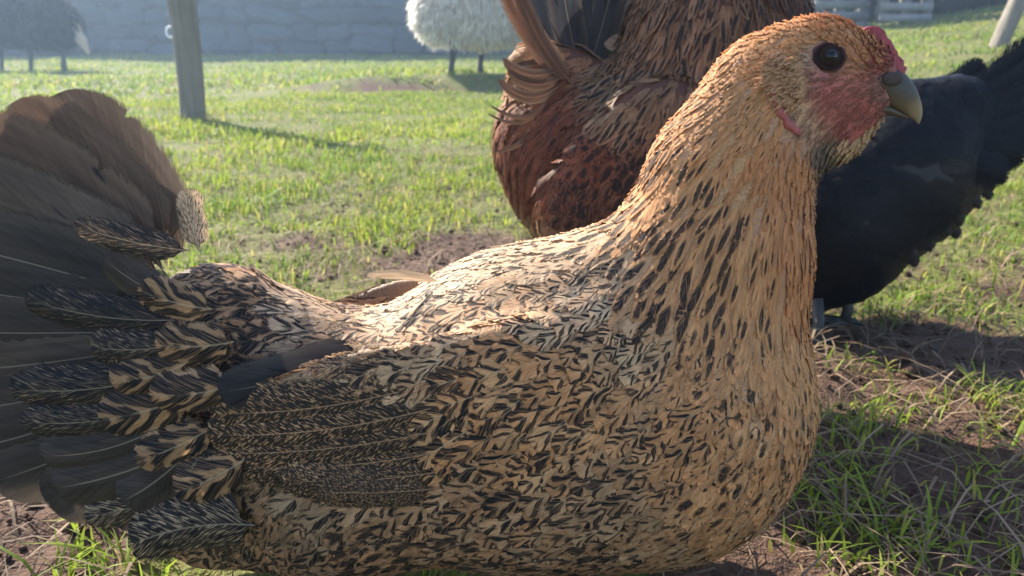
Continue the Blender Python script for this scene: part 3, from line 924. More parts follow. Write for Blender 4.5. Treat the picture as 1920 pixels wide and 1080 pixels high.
part('upper_beak', V, Fc, M_beak, hen, True, {'skin': bk})
lo = smooth_st([((1605, 178), (1604, 216), 34), ((1640, 186), (1640, 214), 30), ((1668, 199), (1668, 217), 22), ((1690, 211), (1690, 221), 12), ((1703, 218), (1702, 223), 4)])
V, Fc = loft(lo, Y0)
bk = np.tile([.08, .062, .042, 1], (len(V), 1))
part('lower_beak', V, Fc, M_beak, hen, True, {'skin': bk})
for sg in (-1, 1):
    c = P(1674, 148, Y0 - 0.0105); s = mpp(c)
    if sg > 0: c[1] = 2 * Y0 - c[1]
    part('nostril', *uvsphere(c, 1.0, 14, 10, (20 * s, 6 * s, 13 * s)), M_nostril, hen)

def blob(name, Yd, caps, mat, parent, h, k=0.002):
    b = Body(k)
    for (x1, y1, r1, x2, y2, r2, ys) in caps:
        a = P(x1, y1, Yd); c = P(x2, y2, Yd)
        b.add(a, c, r1 * mpp(a), r2 * mpp(c), ys)
    V, Fc = b.mesh(h)
    return part(name, V, fix_quads(Fc), mat, parent)
cc = [(1624, 72, 8, 1655, 104, 13, .75), (1655, 104, 13, 1682, 138, 12, .85)]
for x, y, r in ((1632, 55, 9), (1643, 58, 10), (1652, 64, 10), (1655, 74, 10), (1664, 82, 10), (1669, 92, 9), (1675, 101, 10), (1681, 112, 9), (1687, 120, 10), (1694, 131, 7)):
    x += 2; y -= 2; cc.append((x - 8, y + 7, r + 2, x, y, r * .62, .6))
blob('comb', Y0, cc, M_comb, hen, 0.0011, 0.0016)
for sg in (-1, 1):
    def onside(x, y, off=0.0):
        p = H.hit(x, y, off)
        if sg > 0: p[1] = 2 * Y0 - p[1]
        return p
    b = Body(0.002)
    pts = [onside(*t, .0004) for t in ((1449, 160), (1454, 186), (1465, 212), (1479, 234), (1496, 248))]
    for i in range(4):
        s = mpp(pts[i]); b.add(pts[i], pts[i + 1], (6.2 + .2 * i) * s, (6.4 + .2 * i) * s, 1.0)
    V, Fc = b.mesh(0.001); part('ear_lobe', V, fix_quads(Fc), M_lobe, hen)
    b = Body(0.003)
    pts = [onside(*t, -.0022) for t in ((1622, 205), (1604, 222), (1584, 238))]
    for i in range(2):
        s = mpp(pts[i]); b.add(pts[i], pts[i + 1], (10 + 6 * i) * s, (16 + 3 * i) * s, 0.42)
    V, Fc = b.mesh(0.001); part('wattle', V, fix_quads(Fc), M_wattle, hen)

# ---- tail quills: (base px,py,Y  tip px,py,Y  width, bow, point, kind)
FACEV = np.array([0.05, -1, 0.12])
QD = (.088, .062, .049); QB = (.112, .068, .047); QK = (.048, .037, .031); QP = (.25, .17, .11)
tails = [
 (345, 480, .416, 236, 262, .430, 56, -.07, .3, QD, (0, 0, .25)),
 (315, 500, .404, 84, 186, .414, 190, -.095, .05, QD, (0, 0, 0)),
 (308, 510, .398, 0, 208, .406, 190, -.08, .06, QB, (0, 0, 0)),
 (302, 520, .393, -80, 256, .398, 200, -.06, .06, QB, (0, 0, 0)),
 (296, 540, .387, -130, 345, .385, 200, -.04, .05, QD, (0, 0, 0)),
 (290, 560, .383, -160, 440, .377, 190, -.01, .05, QK, (0, 0, 0)),
 (280, 590, .380, -170, 530, .372, 180, .0, .05, QK, (0, 0, 0)),
 (280, 620, .377, -175, 620, .366, 180, .01, .05, QK, (0, 0, 0)),
 (280, 650, .375, -170, 700, .362, 180, .02, .05, QD, (0, 0, 0)),
 (285, 690, .372, -150, 780, .358, 170, .03, .05, QK, (0, 0, 0)),
 (290, 725, .37, -90, 850, .354, 170, .03, .05, QK, (0, 0, 0)),
 (300, 760, .368, -20, 905, .352, 165, .04, .05, QK, (0, 0, 0)),
 (330, 800, .366, 90, 950, .350, 160, .04, .02, QK, (0, 0, 0)),
 (360, 830, .364, 200, 975, .350, 150, .03, .02, QK, (0, 0, 0)),
]
def quill(name, bx, by, bY, tx, ty, tY, W, bow, point, col, fb, mat, nb=3.0, camber=.15, face=FACEV, **kw):
    a = P(bx, by, bY); b = P(tx, ty, tY)
    return put_free(hen, name, a, b, W * mpp((a + b) / 2), face, mat, np.array(fb, float), np.array(col, float), nb, bow=bow, point=point, camber=camber, **kw)
for (bx, by, bY, tx, ty, tY, W, bow, point, col, fb) in tails:
    quill('tail_feather', bx, by, bY, tx, ty, tY, W, bow, point, col, fb, M_quill, split=.04)
coverts = [
 (360, 470, .352, 140, 414, .350, 62, .05, .3, QP, (0, 0, .98), .5),
 (330, 560, .350, 190, 470, .352, 90, .04, .2, QK, (0, 0, .3), .5),
 (330, 600, .346, 48, 548, .342, 96, .08, .10, QP, (0, 0, 1.05), .6),
 (350, 640, .343, 160, 640, .338, 100, .06, .15, QP, (0, .1, .95), .6),
 (300, 700, .343, 0, 735, .336, 100, .07, .10, QP, (0, .1, 1.0), .6),
 (310, 760, .341, 40, 795, .334, 92, .05, .10, QP, (0, .1, .95), .6),
 (300, 800, .340, 60, 860, .333, 110, .04, .1, QK, (0, 0, .2), .5),
 (340, 840, .338, 90, 930, .332, 120, .04, .06, QK, (0, 0, .2), .5),
 (350, 850, .338, 215, 955, .330, 130, .02, .02, QK, (0, 0, .2), .5),
 (390, 925, .340, 148, 988, .334, 100, -.06, .0, (.36, .25, .16), (0, 0, .92), .6),
 (480, 985, .334, 226, 1035, .326, 140, -.07, .0, (.36, .25, .16), (0, 0, .92), .6),
 (400, 580, .344, 250, 555, .340, 90, .04, .15, (.33, .185, .095), (.45, .98, .2), .6),
 (350, 680, .340, 190, 715, .334, 110, .05, .12, (.33, .185, .095), (.45, .98, .2), .6),
 (350, 745, .338, 195, 795, .332, 105, .05, .12, (.33, .185, .095), (.45, .98, .2), .6),
 (400, 800, .338, 240, 860, .330, 100, .04, .12, (.33, .185, .095), (.45, .98, .2), .6),
 (440, 640, .342, 300, 640, .336, 90, .04, .15, (.33, .185, .095), (.45, .98, .2), .6),
 (440, 720, .336, 290, 740, .330, 95, .04, .15, (.33, .185, .095), (.45, .98, .2), .6),
 (460, 860, .334, 330, 930, .326, 95, .04, .15, (.33, .185, .095), (.45, .98, .2), .6),
]
for (bx, by, bY, tx, ty, tY, W, bow, point, col, fb, cm) in coverts:
    ty += rng.uniform(-16, 16); tx += rng.uniform(-12, 16); bow += rng.uniform(-.03, .05); W *= rng.uniform(.82, 1.08)
    quill('tail_covert', bx, by, bY, tx, ty, tY, W, bow, point, col, fb, M_feather if fb[1] > .5 else M_covert, camber=cm, split=.06)
quill('saddle_feather', 374, 470, .400, 352, 353, .402, 56, .03, .0, CREAM, (0, .2, .72), M_feather, camber=.2, nb=4)
quill('back_feather', 830, 530, .385, 687, 516, .392, 20, -.05, .5, CREAM, (0, .1, .35), M_feather, camber=.2)
# folded flight feathers
wings = [
 (688, 648, .334, 408, 736, .327, 104, .05, .15, (.026, .024, .026), (0, .2, 0), M_quill),
 (800, 720, .331, 392, 775, .3235, 120, .04, .1, (.36, .20, .105), (0, 0, .925), M_wing),
 (810, 765, .330, 386, 815, .3225, 120, .04, .1, (.36, .20, .105), (0, 0, .925), M_wing),
 (810, 810, .329, 400, 850, .3215, 112, .03, .1, (.36, .20, .105), (0, 0, .925), M_wing),
 (810, 850, .328, 450, 876, .3205, 104, .03, .1, (.36, .20, .105), (0, 0, .925), M_wing),
 (820, 885, .327, 520, 900, .320, 96, .03, .1, (.36, .20, .105), (0, 0, .925), M_wing),
 (820, 915, .326, 590, 920, .3195, 80, .03, .1, (.36, .20, .105), (0, 0, .925), M_wing),
]
for (bx, by, bY, tx, ty, tY, W, bow, point, col, fb, mt) in wings:
    hb = H.hit(bx, by); ht = H.hit(max(tx, 470), ty)
    nw = wings.index((bx, by, bY, tx, ty, tY, W, bow, point, col, fb, mt))
    quill('wing_feather', bx, by, hb[1] + .0006 - .0005 * nw, tx, ty, min(ht[1], hb[1] + .012) - .0045 - .0007 * nw - (.0075 if nw == 0 else 0), W, bow, point, col, fb, mt, camber=.25, nb=4, split=.03)

# ---------------------------------------------------------------- generic hen
def simple_hen(root, Yd, caps, CTl, k, h, mat, npick, face_mat_col, dens=.5, symm=True, wing=None, dirjit=.16, tip_off=.003):
    B = Body(k)
    for c_ in caps: cap(B, Yd, *c_, dr=4)
    if wing:
        for sg in (-1, 1):
            for (x1, y1, r1, x2, y2, r2, ys, dy) in wing:
                p1 = P(x1, y1, Yd - dy); p2 = P(x2, y2, Yd - dy); s1, s2 = mpp(p1), mpp(p2)
                p1[1] = Yd + sg * dy; p2[1] = Yd + sg * dy
                B.add(p1, p2, r1 * s1, r2 * s2, ys, 0.008)
    V, Fc = B.mesh(h)
    bodies.append(B)
    part('body', V, fix_quads(Fc), M_skin, root, True, {'skin': np.tile(list(face_mat_col) + [1], (len(V), 1))})
    m = V.copy(); m[:, 1] = Yd - np.abs(m[:, 1] - Yd)
    x, y = project(m)
    c_ = idw(x, y, CTl, 3.4)
    s = (V - CAM) @ FW / F
    far = V[:, 1] > Yd + .02
    a_ = scatter(V + rng.uniform(-h / 3, h / 3, V.shape), np.sqrt(c_[:, 2] * c_[:, 3] * .135) * s * np.where(far, 1.3, 1), rng)
    r_ = B.snap(V[a_] + rng.uniform(-h / 3, h / 3, (len(a_), 3)), 0, 2); C_ = c_[a_]
    D_, L_, W_ = lay_feathers(B, r_, C_, rng, dirjit=dirjit)
    q_, u1, v1 = feathers_on(B, r_, D_, L_, W_, np.clip(C_[:, 4], 0, 1), rng, -0.002, tip_off, .0015)
    n_ = len(C_)
    fb_ = np.clip(C_[:, 5:8] + rng.normal(0, .12, (n_, 3)) * (C_[:, 5:8] > .05), 0, 1.2)
    fc_ = C_[:, 9:12] * rng.uniform(.7, 1.3, (n_, 1))
    A_, B_, CC_ = feather_attrs(u1, v1, rng.random(n_), C_[:, 8], fb_, fc_)
    xx, yy = project(r_)
    ar = L_ * W_ * ((r_[:, 1] < Yd) & (xx > 0) & (xx < 1930) & (yy > -20) & (yy < 1080))
    pk = np.zeros(n_, bool)
    if npick: pk[np.argsort(-ar)[:npick]] = True
    emit_feathers(root, q_, A_, B_, CC_, mat, pk)
    return B

def hen_leg(root, top, foot, r=.0055, fwd=(1, 0, 0)):
    top = np.asarray(top, float); foot = np.asarray(foot, float); f = np.asarray(fwd, float)
    foot[2] = float(ground_z(foot[0], foot[1]))
    mid = (top + foot) / 2
    V, Fc = tube([top, mid - .004 * f, foot + np.array([0, 0, .008])], [r * 1.3, r, r * 1.05], 10)
    Vs = [V]; Fs = [Fc]; o = len(V)
    sd = np.array([-f[1], f[0], 0])
    for ang, ln in ((0, .05), (.6, .04), (-.6, .04), (math.pi, .02)):
        d = f * math.cos(ang) + sd * math.sin(ang)
        e = foot + d * ln; e[2] = float(ground_z(e[0], e[1])) + .002
        V2, F2 = tube([foot + np.array([0, 0, .008]), foot + d * ln * .5 + np.array([0, 0, .009]), e + [0, 0, .003]], [r * .9, r * .7, r * .3], 8)
        Vs.append(V2); Fs.append(F2 + o); o += len(V2)
    part('leg', np.vstack(Vs), np.vstack(Fs), M_leg, root)

# red hen
YR = 0.68
RUST = (.165, .052, .027); RUSTD = (.10, .040, .026); BRN = (.24, .122, .070); FAWN = (.28, .17, .10)
redhen = thing('red_hen', 'chestnut red hen with dark tail and raised neck standing behind the speckled hen', 'hen', (P(1200, 600, YR)[0], YR, 0))
RC = [
 (1050, 290, 118, 1310, 300, 195, .80), (1040, 240, 100, 1180, 230, 110, .75), (1310, 260, 190, 1345, 60, 165, .78), (1345, 60, 165, 1370, -110, 105, .72),
 (1370, -110, 105, 1440, -210, 78, .6), (1450, -215, 64, 1500, -205, 38, .5), (1080, 370, 105, 1260, 430, 150, .82), (1060, 150, 66, 1010, 130, 52, .7)]
RW = [(1230, 265, 112, 1085, 385, 78, .32, .060)]
RT = [
 (1200, 60, -.45, .9, 112, 27, .75, .74, 0, 0, 2, *BRN), (1340, 60, -.15, 1, 112, 27, .75, .74, 0, 0, 2, *BRN), (1480, 60, .1, 1, 112, 27, .75, .74, 0, 0, 2, *RUSTD),
 (1180, 170, -.6, .8, 105, 28, .7, .75, .1, 0, 2, *FAWN), (1300, 200, -.3, .9, 95, 26, .6, .5, .2, 0, 2, *BRN), (1050, 150, -.8, .5, 80, 28, .6, .2, .3, 0, 2, *RUST),
 (980, 130, -.8, .3, 70, 20, .8, 0, 0, 0, 2, .36, .17, .08), (1010, 105, -.8, .1, 70, 20, .8, 0, 0, 0, 2, .38, .20, .10),
 (970, 220, -.45, .9, 110, 26, .8, .1, .25, 0, 2, *RUST), (1080, 210, -.6, .8, 100, 28, .7, .2, .3, 0, 2, *RUST), (1010, 320, -.25, 1, 110, 30, .7, .1, .25, 0, 2, *RUST),
 (1130, 270, -.55, .8, 70, 46, .2, .75, .3, 0, 2, *RUST), (1220, 300, -.5, .85, 74, 52, .2, .85, .4, 0, 1.8, *RUSTD), (1100, 370, -.4, .9, 80, 44, .2, .5, .5, 0, 1.8, *RUSTD),
 (1300, 330, -.4, .9, 64, 44, .2, .6, .4, 0, 1.8, .10, .05, .035), (1010, 400, -.2, 1, 90, 40, .4, 0, .1, 0, 2, *FAWN), (1100, 450, -.3, 1, 90, 44, .4, 0, .1, 0, 2, *FAWN)]
RT = [(a, b, c_, d_, l * .72, w * .58, *r) for (a, b, c_, d_, l, w, *r) in RT]
simple_hen(redhen, YR, RC, RT, .018, .0045, M_redf, 120, (.09, .035, .022), wing=RW)
def rq(name, bx, by, tx, ty, W, dYb, dYt, col, fb, bow=.0, point=.1, mat=M_redf, face=FACEV, camber=.2):
    a = P(bx, by, YR + dYb); b = P(tx, ty, YR + dYt)
    put_free(redhen, name, a, b, W * mpp((a + b) / 2), face, mat, np.array(fb, float), np.array(col, float), bow=bow, point=point, camber=camber)
for (tx, ty, bow) in ((1010, -60, .05), (1050, -110, .04), (1090, -140, .02), (1130, -140, 0), (1165, -120, -.03), (1180, -80, -.05)):
    rq('tail_feather', 1095, 150, tx, ty, 74, .0, rng.uniform(-.02, .03), (.030, .030, .036), (0, .3, 0), bow, mat=M_quill)
rq('tail_feather', 1080, 160, 940, -50, 50, -.02, -.03, (.13, .06, .04), (0, 0, 0), .06)
rq('tail_feather', 1080, 165, 972, -20, 34, -.03, -.04, (.12, .06, .04), (0, 0, 0), .06)
for (bx, by, tx, ty, W, bow) in ((1050, 130, 942, 112, 27, .18), (1060, 150, 934, 150, 27, .25), (1040, 150, 917, 196, 11, .35), (1030, 170, 913, 212, 9, .3), (1010, 200, 928, 285, 11, .2), (1060, 140, 950, 132, 27, .2)):
    rq('saddle_feather', bx, by, tx, ty, W, -.035, -.04, (.085, .046, .030), (0, 0, 0), bow, .35)
rq('saddle_feather', 1185, 130, 1125, 62, 40, -.01, .0, (.20, .14, .10), (0, 0, .3), -.12, .5)
hen_leg(redhen, P(1180, 500, YR - .02), P(1180, 760, YR - .02)); hen_leg(redhen, P(1250, 500, YR + .03), P(1250, 760, YR + .04))
# its head, above the frame
for sg in (-1, 1):
    c = P(1452, -225, YR); c[1] += sg * .026
    eye = part('eye', *uvsphere(c, .006), M_eye, redhen)
V, Fc = loft(smooth_st([((1495, -240), (1490, -180), 26), ((1540, -215), (1525, -175), 16), ((1560, -180), (1556, -170), 3)]), YR)
part('beak', V, Fc, M_beak, redhen, True, {'skin': np.tile([.12, .10, .07, 1], (len(V), 1))})
blob('comb', YR, [(1420, -290, 22, 1510, -260, 18, .4), (1440, -300, 16, 1440, -325, 8, .4), (1475, -292, 16, 1478, -318, 8, .4)], M_comb, redhen, .002)

# black hen
YB = 0.86
blackhen = thing('black_hen', 'glossy black hen pecking with raised tail, behind the speckled hen', 'hen', (P(1620, 600, YB)[0], YB, 0))
BC = [(1560, 405, 160, 1690, 315, 142, .85), (1690, 315, 142, 1800, 235, 76, .8), (1560, 440, 120, 1480, 520, 80, .7), (1480, 520, 80, 1440, 610, 46, .6),
      (1440, 610, 44, 1410, 650, 30, .6), (1575, 445, 112, 1655, 415, 72, .85), (1700, 215, 60, 1780, 200, 52, .9)]
K1 = (.0065, .0065, .009); K2 = (.018, .014, .0135)
BT = [(1600, 250, .9, -.2, 70, 44, .2, 0, 0, 0, 2, *K1), (1700, 250, .9, -.35, 75, 44, .2, 0, 0, 0, 2, *K1), (1780, 220, .85, -.4, 80, 44, .2, 0, 0, 0, 2, *K1),
      (1600, 400, .85, .2, 75, 48, .2, 0, 0, 0, 2, *K1), (1700, 400, .85, .35, 80, 48, .2, 0, 0, 0, 2, *K1), (1780, 350, .85, .3, 80, 36, .5, 0, 0, 0, 2, *K2),
      (1600, 540, .6, .7, 70, 40, .4, 0, 0, 0, 2, *K1), (1700, 490, .8, .6, 70, 36, .5, 0, 0, 0, 2, *K2)]
simple_hen(blackhen, YB, BC, BT, .02, .006, M_blackf, 0, (.02, .02, .022), dens=.5)
for (bx, by, tx, ty, W, dY, bow) in ((1770, 230, 1955, 78, 92, .0, -.06), (1780, 240, 1990, 110, 95, -.01, -.05), (1780, 255, 2010, 150, 95, -.02, -.04), (1780, 270, 2005, 200, 92, -.03, .0),
                            (1780, 285, 1965, 245, 84, -.035, .02), (1770, 300, 1925, 285, 80, -.04, .03), (1750, 310, 1895, 325, 72, -.045, .04), (1740, 190, 1850, 120, 70, .01, -.08), (1720, 200, 1800, 150, 60, .01, -.08)):
    a = P(bx, by, YB + dY); b = P(tx, ty, YB + dY * 1.6)
    put_free(blackhen, 'tail_feather', a, b, W * mpp(a), FACEV, M_blackf, np.zeros(3), np.array(K1), bow=bow, point=.15, camber=.25)
for (bx, by, tx, ty, W, dY, bow) in ((1790, 280, 1905, 302, 40, -.05, .05), (1780, 300, 1890, 322, 38, -.055, .06), (1770, 320, 1868, 352, 38, -.055, .07), (1750, 340, 1842, 388, 38, -.06, .08), (1730, 370, 1808, 420, 38, -.06, .08),
                                   (1710, 390, 1782, 440, 38, -.065, .08), (1690, 420, 1752, 468, 38, -.065, .08), (1660, 440, 1722, 498, 38, -.07, .08), (1780, 310, 1862, 372, 34, -.03, .06), (1740, 380, 1800, 446, 34, -.03, .06)):
    a = P(bx, by, YB + dY); b = P(tx, ty, YB + dY * .8)
    put_free(blackhen, 'rump_feather', a, b, W * mpp(a), FACEV, M_blackf, np.zeros(3), np.array(K2), bow=bow, point=.3, camber=.3, split=.2)
hen_leg(blackhen, P(1585, 545, YB - .02), P(1582, 612, YB - .02), .0062, (-1, 0, 0)); hen_leg(blackhen, P(1530, 560, YB - .06), P(1528, 640, YB - .08), .006, (-1, 0, 0))
V, Fc = loft([((1425, 630), (1400, 655), 22), ((1398, 662), (1385, 668), 12), ((1385, 685), (1380, 683), 3)], YB)
part('beak', V, Fc, M_beak, blackhen, True, {'skin': np.tile([.05, .05, .05, 1], (len(V), 1))})
c = P(1428, 632, YB); c[1] -= .024
part('eye', *uvsphere(c, .005, 12, 8), M_eye, blackhen)

# ---------------------------------------------------------------- ground sheet
DIRT = []
def dirt(px, py, rx, ry, s=1.0):
    p = ground_hit(px, py); a = ground_hit(px + rx, py); b = ground_hit(px, py - ry)
    DIRT.append((p[0], p[1], abs(a[0] - p[0]) + .01, abs(b[1] - p[1]) + .01, s))
for t in ((700, 490, 220, 36, .62), (850, 445, 120, 18, .5), (560, 460, 110, 20, .5), (60, 1010, 240, 150, 1.3), (1740, 650, 190, 45, 1.0), (1800, 850, 150, 70, 1.1), (1600, 780, 140, 60, .6), (1560, 640, 80, 30, .8),
          (1640, 940, 180, 110, 1.1), (1820, 1000, 190, 90, 1.2), (1450, 1060, 200, 60, 1.2), (1600, 720, 110, 40, .6), (730, 165, 170, 12, .9), (1180, 560, 400, 120, .8), (290, 183, 90, 6, .5),
          (900, 480, 100, 40, .9), (60, 195, 80, 6, .5), (1340, 90, 60, 6, .3), (1890, 560, 80, 20, .5)):
    dirt(*t)
def grassiness(x, y):
    g_ = 0.86 + 0.75 * (fbm(x * 5.5 + 3, y * 5.5, 3) - 0.5) + 0.5 * (fbm(x * 1.4, y * 1.4 + 7, 2) - .5)
    g_ = g_ - 0.20 * sstep((x - .1) / .15) * (1 - sstep((y - .75) / .35))
    for a, b, c_, d_, s in DIRT:
        g_ = g_ - s * 0.85 * np.exp(-(((x - a) / c_) ** 2 + ((y - b) / d_) ** 2) * 1.1)
    return np.clip(g_, 0, 1)
ang = np.concatenate([np.linspace(-0.80, 0.80, 340), np.linspace(0.80, 2 * math.pi - 0.80, 42)[1:-1]])
rad = np.concatenate([[0.10], np.geomspace(0.16, 4, 330), np.geomspace(4.05, 120, 120)])
A_, R_ = np.meshgrid(ang, rad, indexing='ij')
gx, gy = np.sin(A_) * R_, np.cos(A_) * R_
gz = ground_z(gx, gy)
GV = np.stack([gx, gy, gz], -1).reshape(-1, 3)
na, nr = len(ang), len(rad)
ia, ir = np.meshgrid(np.arange(na), np.arange(nr - 1), indexing='ij')
ja = (ia + 1) % na
GF = np.stack([ia * nr + ir, ia * nr + ir + 1, ja * nr + ir + 1, ja * nr + ir], -1).reshape(-1, 4)
cen = len(GV); GV = np.vstack([GV, [0, 0, 0]])
tri0 = np.stack([np.arange(na) * nr, (np.arange(na) + 1) % na * nr, np.full(na, cen)], -1)
GF = np.vstack([np.vstack([GF[:, [0, 2, 1]], GF[:, [0, 3, 2]]]), tri0[:, [0, 2, 1]]])
gm = grassiness(GV[:, 0], GV[:, 1])
ground = obj('ground', mesh_from('ground', GV, GF, M_ground, True, {'gm': np.stack([gm, gm, gm, np.ones_like(gm)], -1)}))
ground['kind'] = 'structure'; ground['label'] = 'paddock ground of dark soil and short turf'

# ---------------------------------------------------------------- grass
def blades(name, x, y, h, w, lean, col, mat, label, tipbend=0.6, flat=False, z=None):
    n = len(x)
    z = ground_z(x, y) if z is None else z
    th = rng.uniform(0, 2 * math.pi, n)
    dx, dy = np.cos(th), np.sin(th)
    ph = th + math.pi / 2 + rng.normal(0, .5, n)
    wx, wy = np.cos(ph), np.sin(ph)
    V = np.zeros((n, 7, 3)); al = np.zeros((n, 7))
    for k, (t, ww) in enumerate(((0, .8), (.4, 1), (.75, .7), (1, 0))):
        hz = h * (t - tipbend * lean * t * t * 0.6)
        off = h * lean * t ** 1.6
        c = np.stack([x + dx * off, y + dy * off, z + np.maximum(hz, .003 * t) - .003 * (t == 0)], -1)
        if k < 3:
            V[:, 2 * k] = c - np.stack([wx, wy, 0 * wx], -1) * (w * ww / 2)[:, None]
            V[:, 2 * k + 1] = c + np.stack([wx, wy, 0 * wx], -1) * (w * ww / 2)[:, None]
            al[:, 2 * k:2 * k + 2] = t
        else:
            V[:, 6] = c; al[:, 6] = 1
    T = np.array([(0, 1, 3), (0, 3, 2), (2, 3, 5), (2, 5, 4), (4, 5, 6)])
    fac = (T[None] + (np.arange(n) * 7)[:, None, None]).reshape(-1, 3)
    fc = np.concatenate([np.broadcast_to(col[:, None, :], (n, 7, 3)), al[..., None]], -1).reshape(-1, 4)
    o = obj(name, mesh_from(name, V.reshape(-1, 3), fac, mat, True, {'fc': fc}))
    o['kind'] = 'stuff'; o['label'] = label
    return o
def field(r0, r1, dens, half=1.05):
    """clumped points in a ring sector round the camera"""
    n = int(dens * (r1 * r1 - r0 * r0) * half)
    r = np.sqrt(rng.uniform(r0 * r0, r1 * r1, n)); a = rng.uniform(-half, half, n)
    return r * np.sin(a), r * np.cos(a)
def clear(x, y, z, m=.004):
    q_ = np.stack([x, y, z], -1)
    ok = np.ones(len(x), bool)
    for B in bodies: ok &= B(q_) > m
    return ok
def colour(n, x, y, bright=1.0):
    t = rng.random(n); pt = fbm(x * 2.3 + 11, y * 2.3, 2)
    g1 = np.array([.080, .155, .015]); g2 = np.array([.205, .250, .024]); y1 = np.array([.32, .27, .07]); b1_ = np.array([.26, .19, .10])
    c_ = g1 + (g2 - g1) * np.clip(t * 0.7 + (pt - .5) * 1.4 + .15, 0, 1)[:, None]
    m = rng.random(n); c_ = np.where((m < .12)[:, None], y1, c_); c_ = np.where((m > .945)[:, None], b1_, c_)
    return c_ * rng.uniform(.8, 1.25, (n, 1)) * bright
sets = [(0.33, 1.0, 26000, (.006, .021), (.0010, .0021)), (1.0, 2.2, 16000, (.009, .025), (.0018, .0034)),
        (2.2, 5.0, 5200, (.011, .030), (.0035, .006)), (5.0, 15.0, 700, (.02, .05), (.008, .015))]
X = []; Yy = []; Hh = []; Ww = []
for r0, r1, dn, (h0, h1), (w0, w1) in sets:
    x, y = field(r0, r1, dn)
    g_ = grassiness(x, y); cl = fbm(x * 16 + 2, y * 16, 2) if r1 < 3 else fbm(x * 4 + 2, y * 4, 2)
    k = rng.random(len(x)) < np.clip((g_ - .22) * 1.5, 0, 1) * np.clip((cl - .25) * 2.6, .06, 1)
    x, y, g_, cl = x[k], y[k], g_[k], cl[k]
    h = rng.uniform(h0, h1, len(x)) * (.55 + .9 * cl) * (.6 + .5 * g_)
    X.append(x); Yy.append(y); Hh.append(h); Ww.append(rng.uniform(w0, w1, len(x)))
x, y, h, w = map(np.concatenate, (X, Yy, Hh, Ww))
ok = clear(x, y, np.full(len(x), .01)) & clear(x, y, h * .8)
x, y, h, w = x[ok], y[ok], h[ok], w[ok]
blades('grass', x, y, h, w, np.clip(rng.normal(.55, .35, len(x)), .05, 1.5), colour(len(x), x, y), M_grass, 'short sunlit grass covering the paddock')
# coarse tufts near the camera
tx = []; ty = []; th_ = []
for k_, (px_, py_, n_, hh) in enumerate(((1560, 800, 60, .050), (1640, 800, 50, .045), (1600, 860, 50, .045), (1690, 770, 40, .045), (1620, 960, 60, .050), (1560, 1000, 40, .045), (1700, 1010, 55, .05), (1650, 1060, 60, .055),
                       (1880, 760, 90, .060), (1900, 820, 60, .05), (1850, 900, 30, .05), (1500, 1040, 30, .04), (1890, 960, 30, .05), (1540, 900, 40, .045), (1880, 1060, 40, .05), (210, 1050, 40, .05), (190, 1070, 30, .045), (30, 790, 30, .05),
                       (730, 430, 60, .05), (640, 470, 40, .045), (560, 500, 40, .045), (450, 400, 60, .05), (800, 400, 60, .05), (390, 225, 90, .09), (350, 232, 50, .08), (1720, 590, 60, .05), (1650, 590, 60, .05), (1620, 690, 40, .045), (1780, 540, 60, .05))):
    if px_ > 1480 and py_ > 560: n_ = int(n_ * .8); hh *= .66
    p = ground_hit(px_, py_); d_ = np.hypot(p[0], p[1])
    sp = .022 if d_ < 1 else .05
    tx.append(p[0] + rng.normal(0, sp, n_)); ty.append(p[1] + rng.normal(0, sp, n_)); th_.append(np.abs(rng.normal(hh * .5, hh * .2, n_)) + .006)
x, y, h = map(np.concatenate, (tx, ty, th_))
ok = clear(x, y, np.full(len(x), .01)) & clear(x, y, h * .8); x, y, h = x[ok], y[ok], h[ok]
blades('grass_tufts', x, y, h, rng.uniform(.0014, .0028, len(x)), np.clip(rng.normal(.9, .4, len(x)), .1, 1.7), colour(len(x), x, y), M_grass, 'coarse bent grass tufts on the bare soil')
# dead stalks lying on the soil
x, y = field(.33, 2.4, 4200)
k = rng.random(len(x)) < np.clip(1.15 - grassiness(x, y), .1, 1); x, y = x[k], y[k]
ok = clear(x, y, np.full(len(x), .01)); x, y = x[ok], y[ok]
n = len(x); t = rng.random((n, 1))
straw = (np.array([.10, .062, .045]) * (1 - t) + np.array([.24, .17, .11]) * t) * rng.uniform(.7, 1.2, (n, 1))
blades('dead_stalks', x, y, rng.uniform(.015, .065, n), rng.uniform(.0008, .0024, n), rng.uniform(1.0, 1.7, n), straw, M_straw, 'brown dead stalks lying on the bare soil', tipbend=.95)
# soil crumbs
x, y = field(.33, 1.9, 3600)
k = rng.random(len(x)) < np.clip(1.0 - grassiness(x, y), .03, 1) * .8; x, y = x[k], y[k]
ok = clear(x, y, np.full(len(x), .006)); x, y = x[ok], y[ok]
n = len(x); ico = np.array([(0, 0, 1), (.9, 0, .2), (.28, .85, .2), (-.72, .52, .2), (-.72, -.52, .2), (.28, -.85, .2), (0, 0, -.6)])
icf = np.array([(0, 1, 2), (0, 2, 3), (0, 3, 4), (0, 4, 5), (0, 5, 1), (6, 2, 1), (6, 3, 2), (6, 4, 3), (6, 5, 4), (6, 1, 5)])
sz = rng.gamma(1.5, .0013, n) + .0007
CV = ico[None] * sz[:, None, None] * rng.uniform(.6, 1.4, (n, 7, 3)) + np.stack([x, y, ground_z(x, y) + sz * .3], -1)[:, None, :]
o = obj('soil_crumbs', mesh_from('soil_crumbs', CV.reshape(-1, 3), (icf[None] + (np.arange(n) * 7)[:, None, None]).reshape(-1, 3), M_ground, False,
        {'gm': np.zeros((n * 7, 4))}))
o['kind'] = 'stuff'; o['label'] = 'crumbs of dark soil on the bare patches'

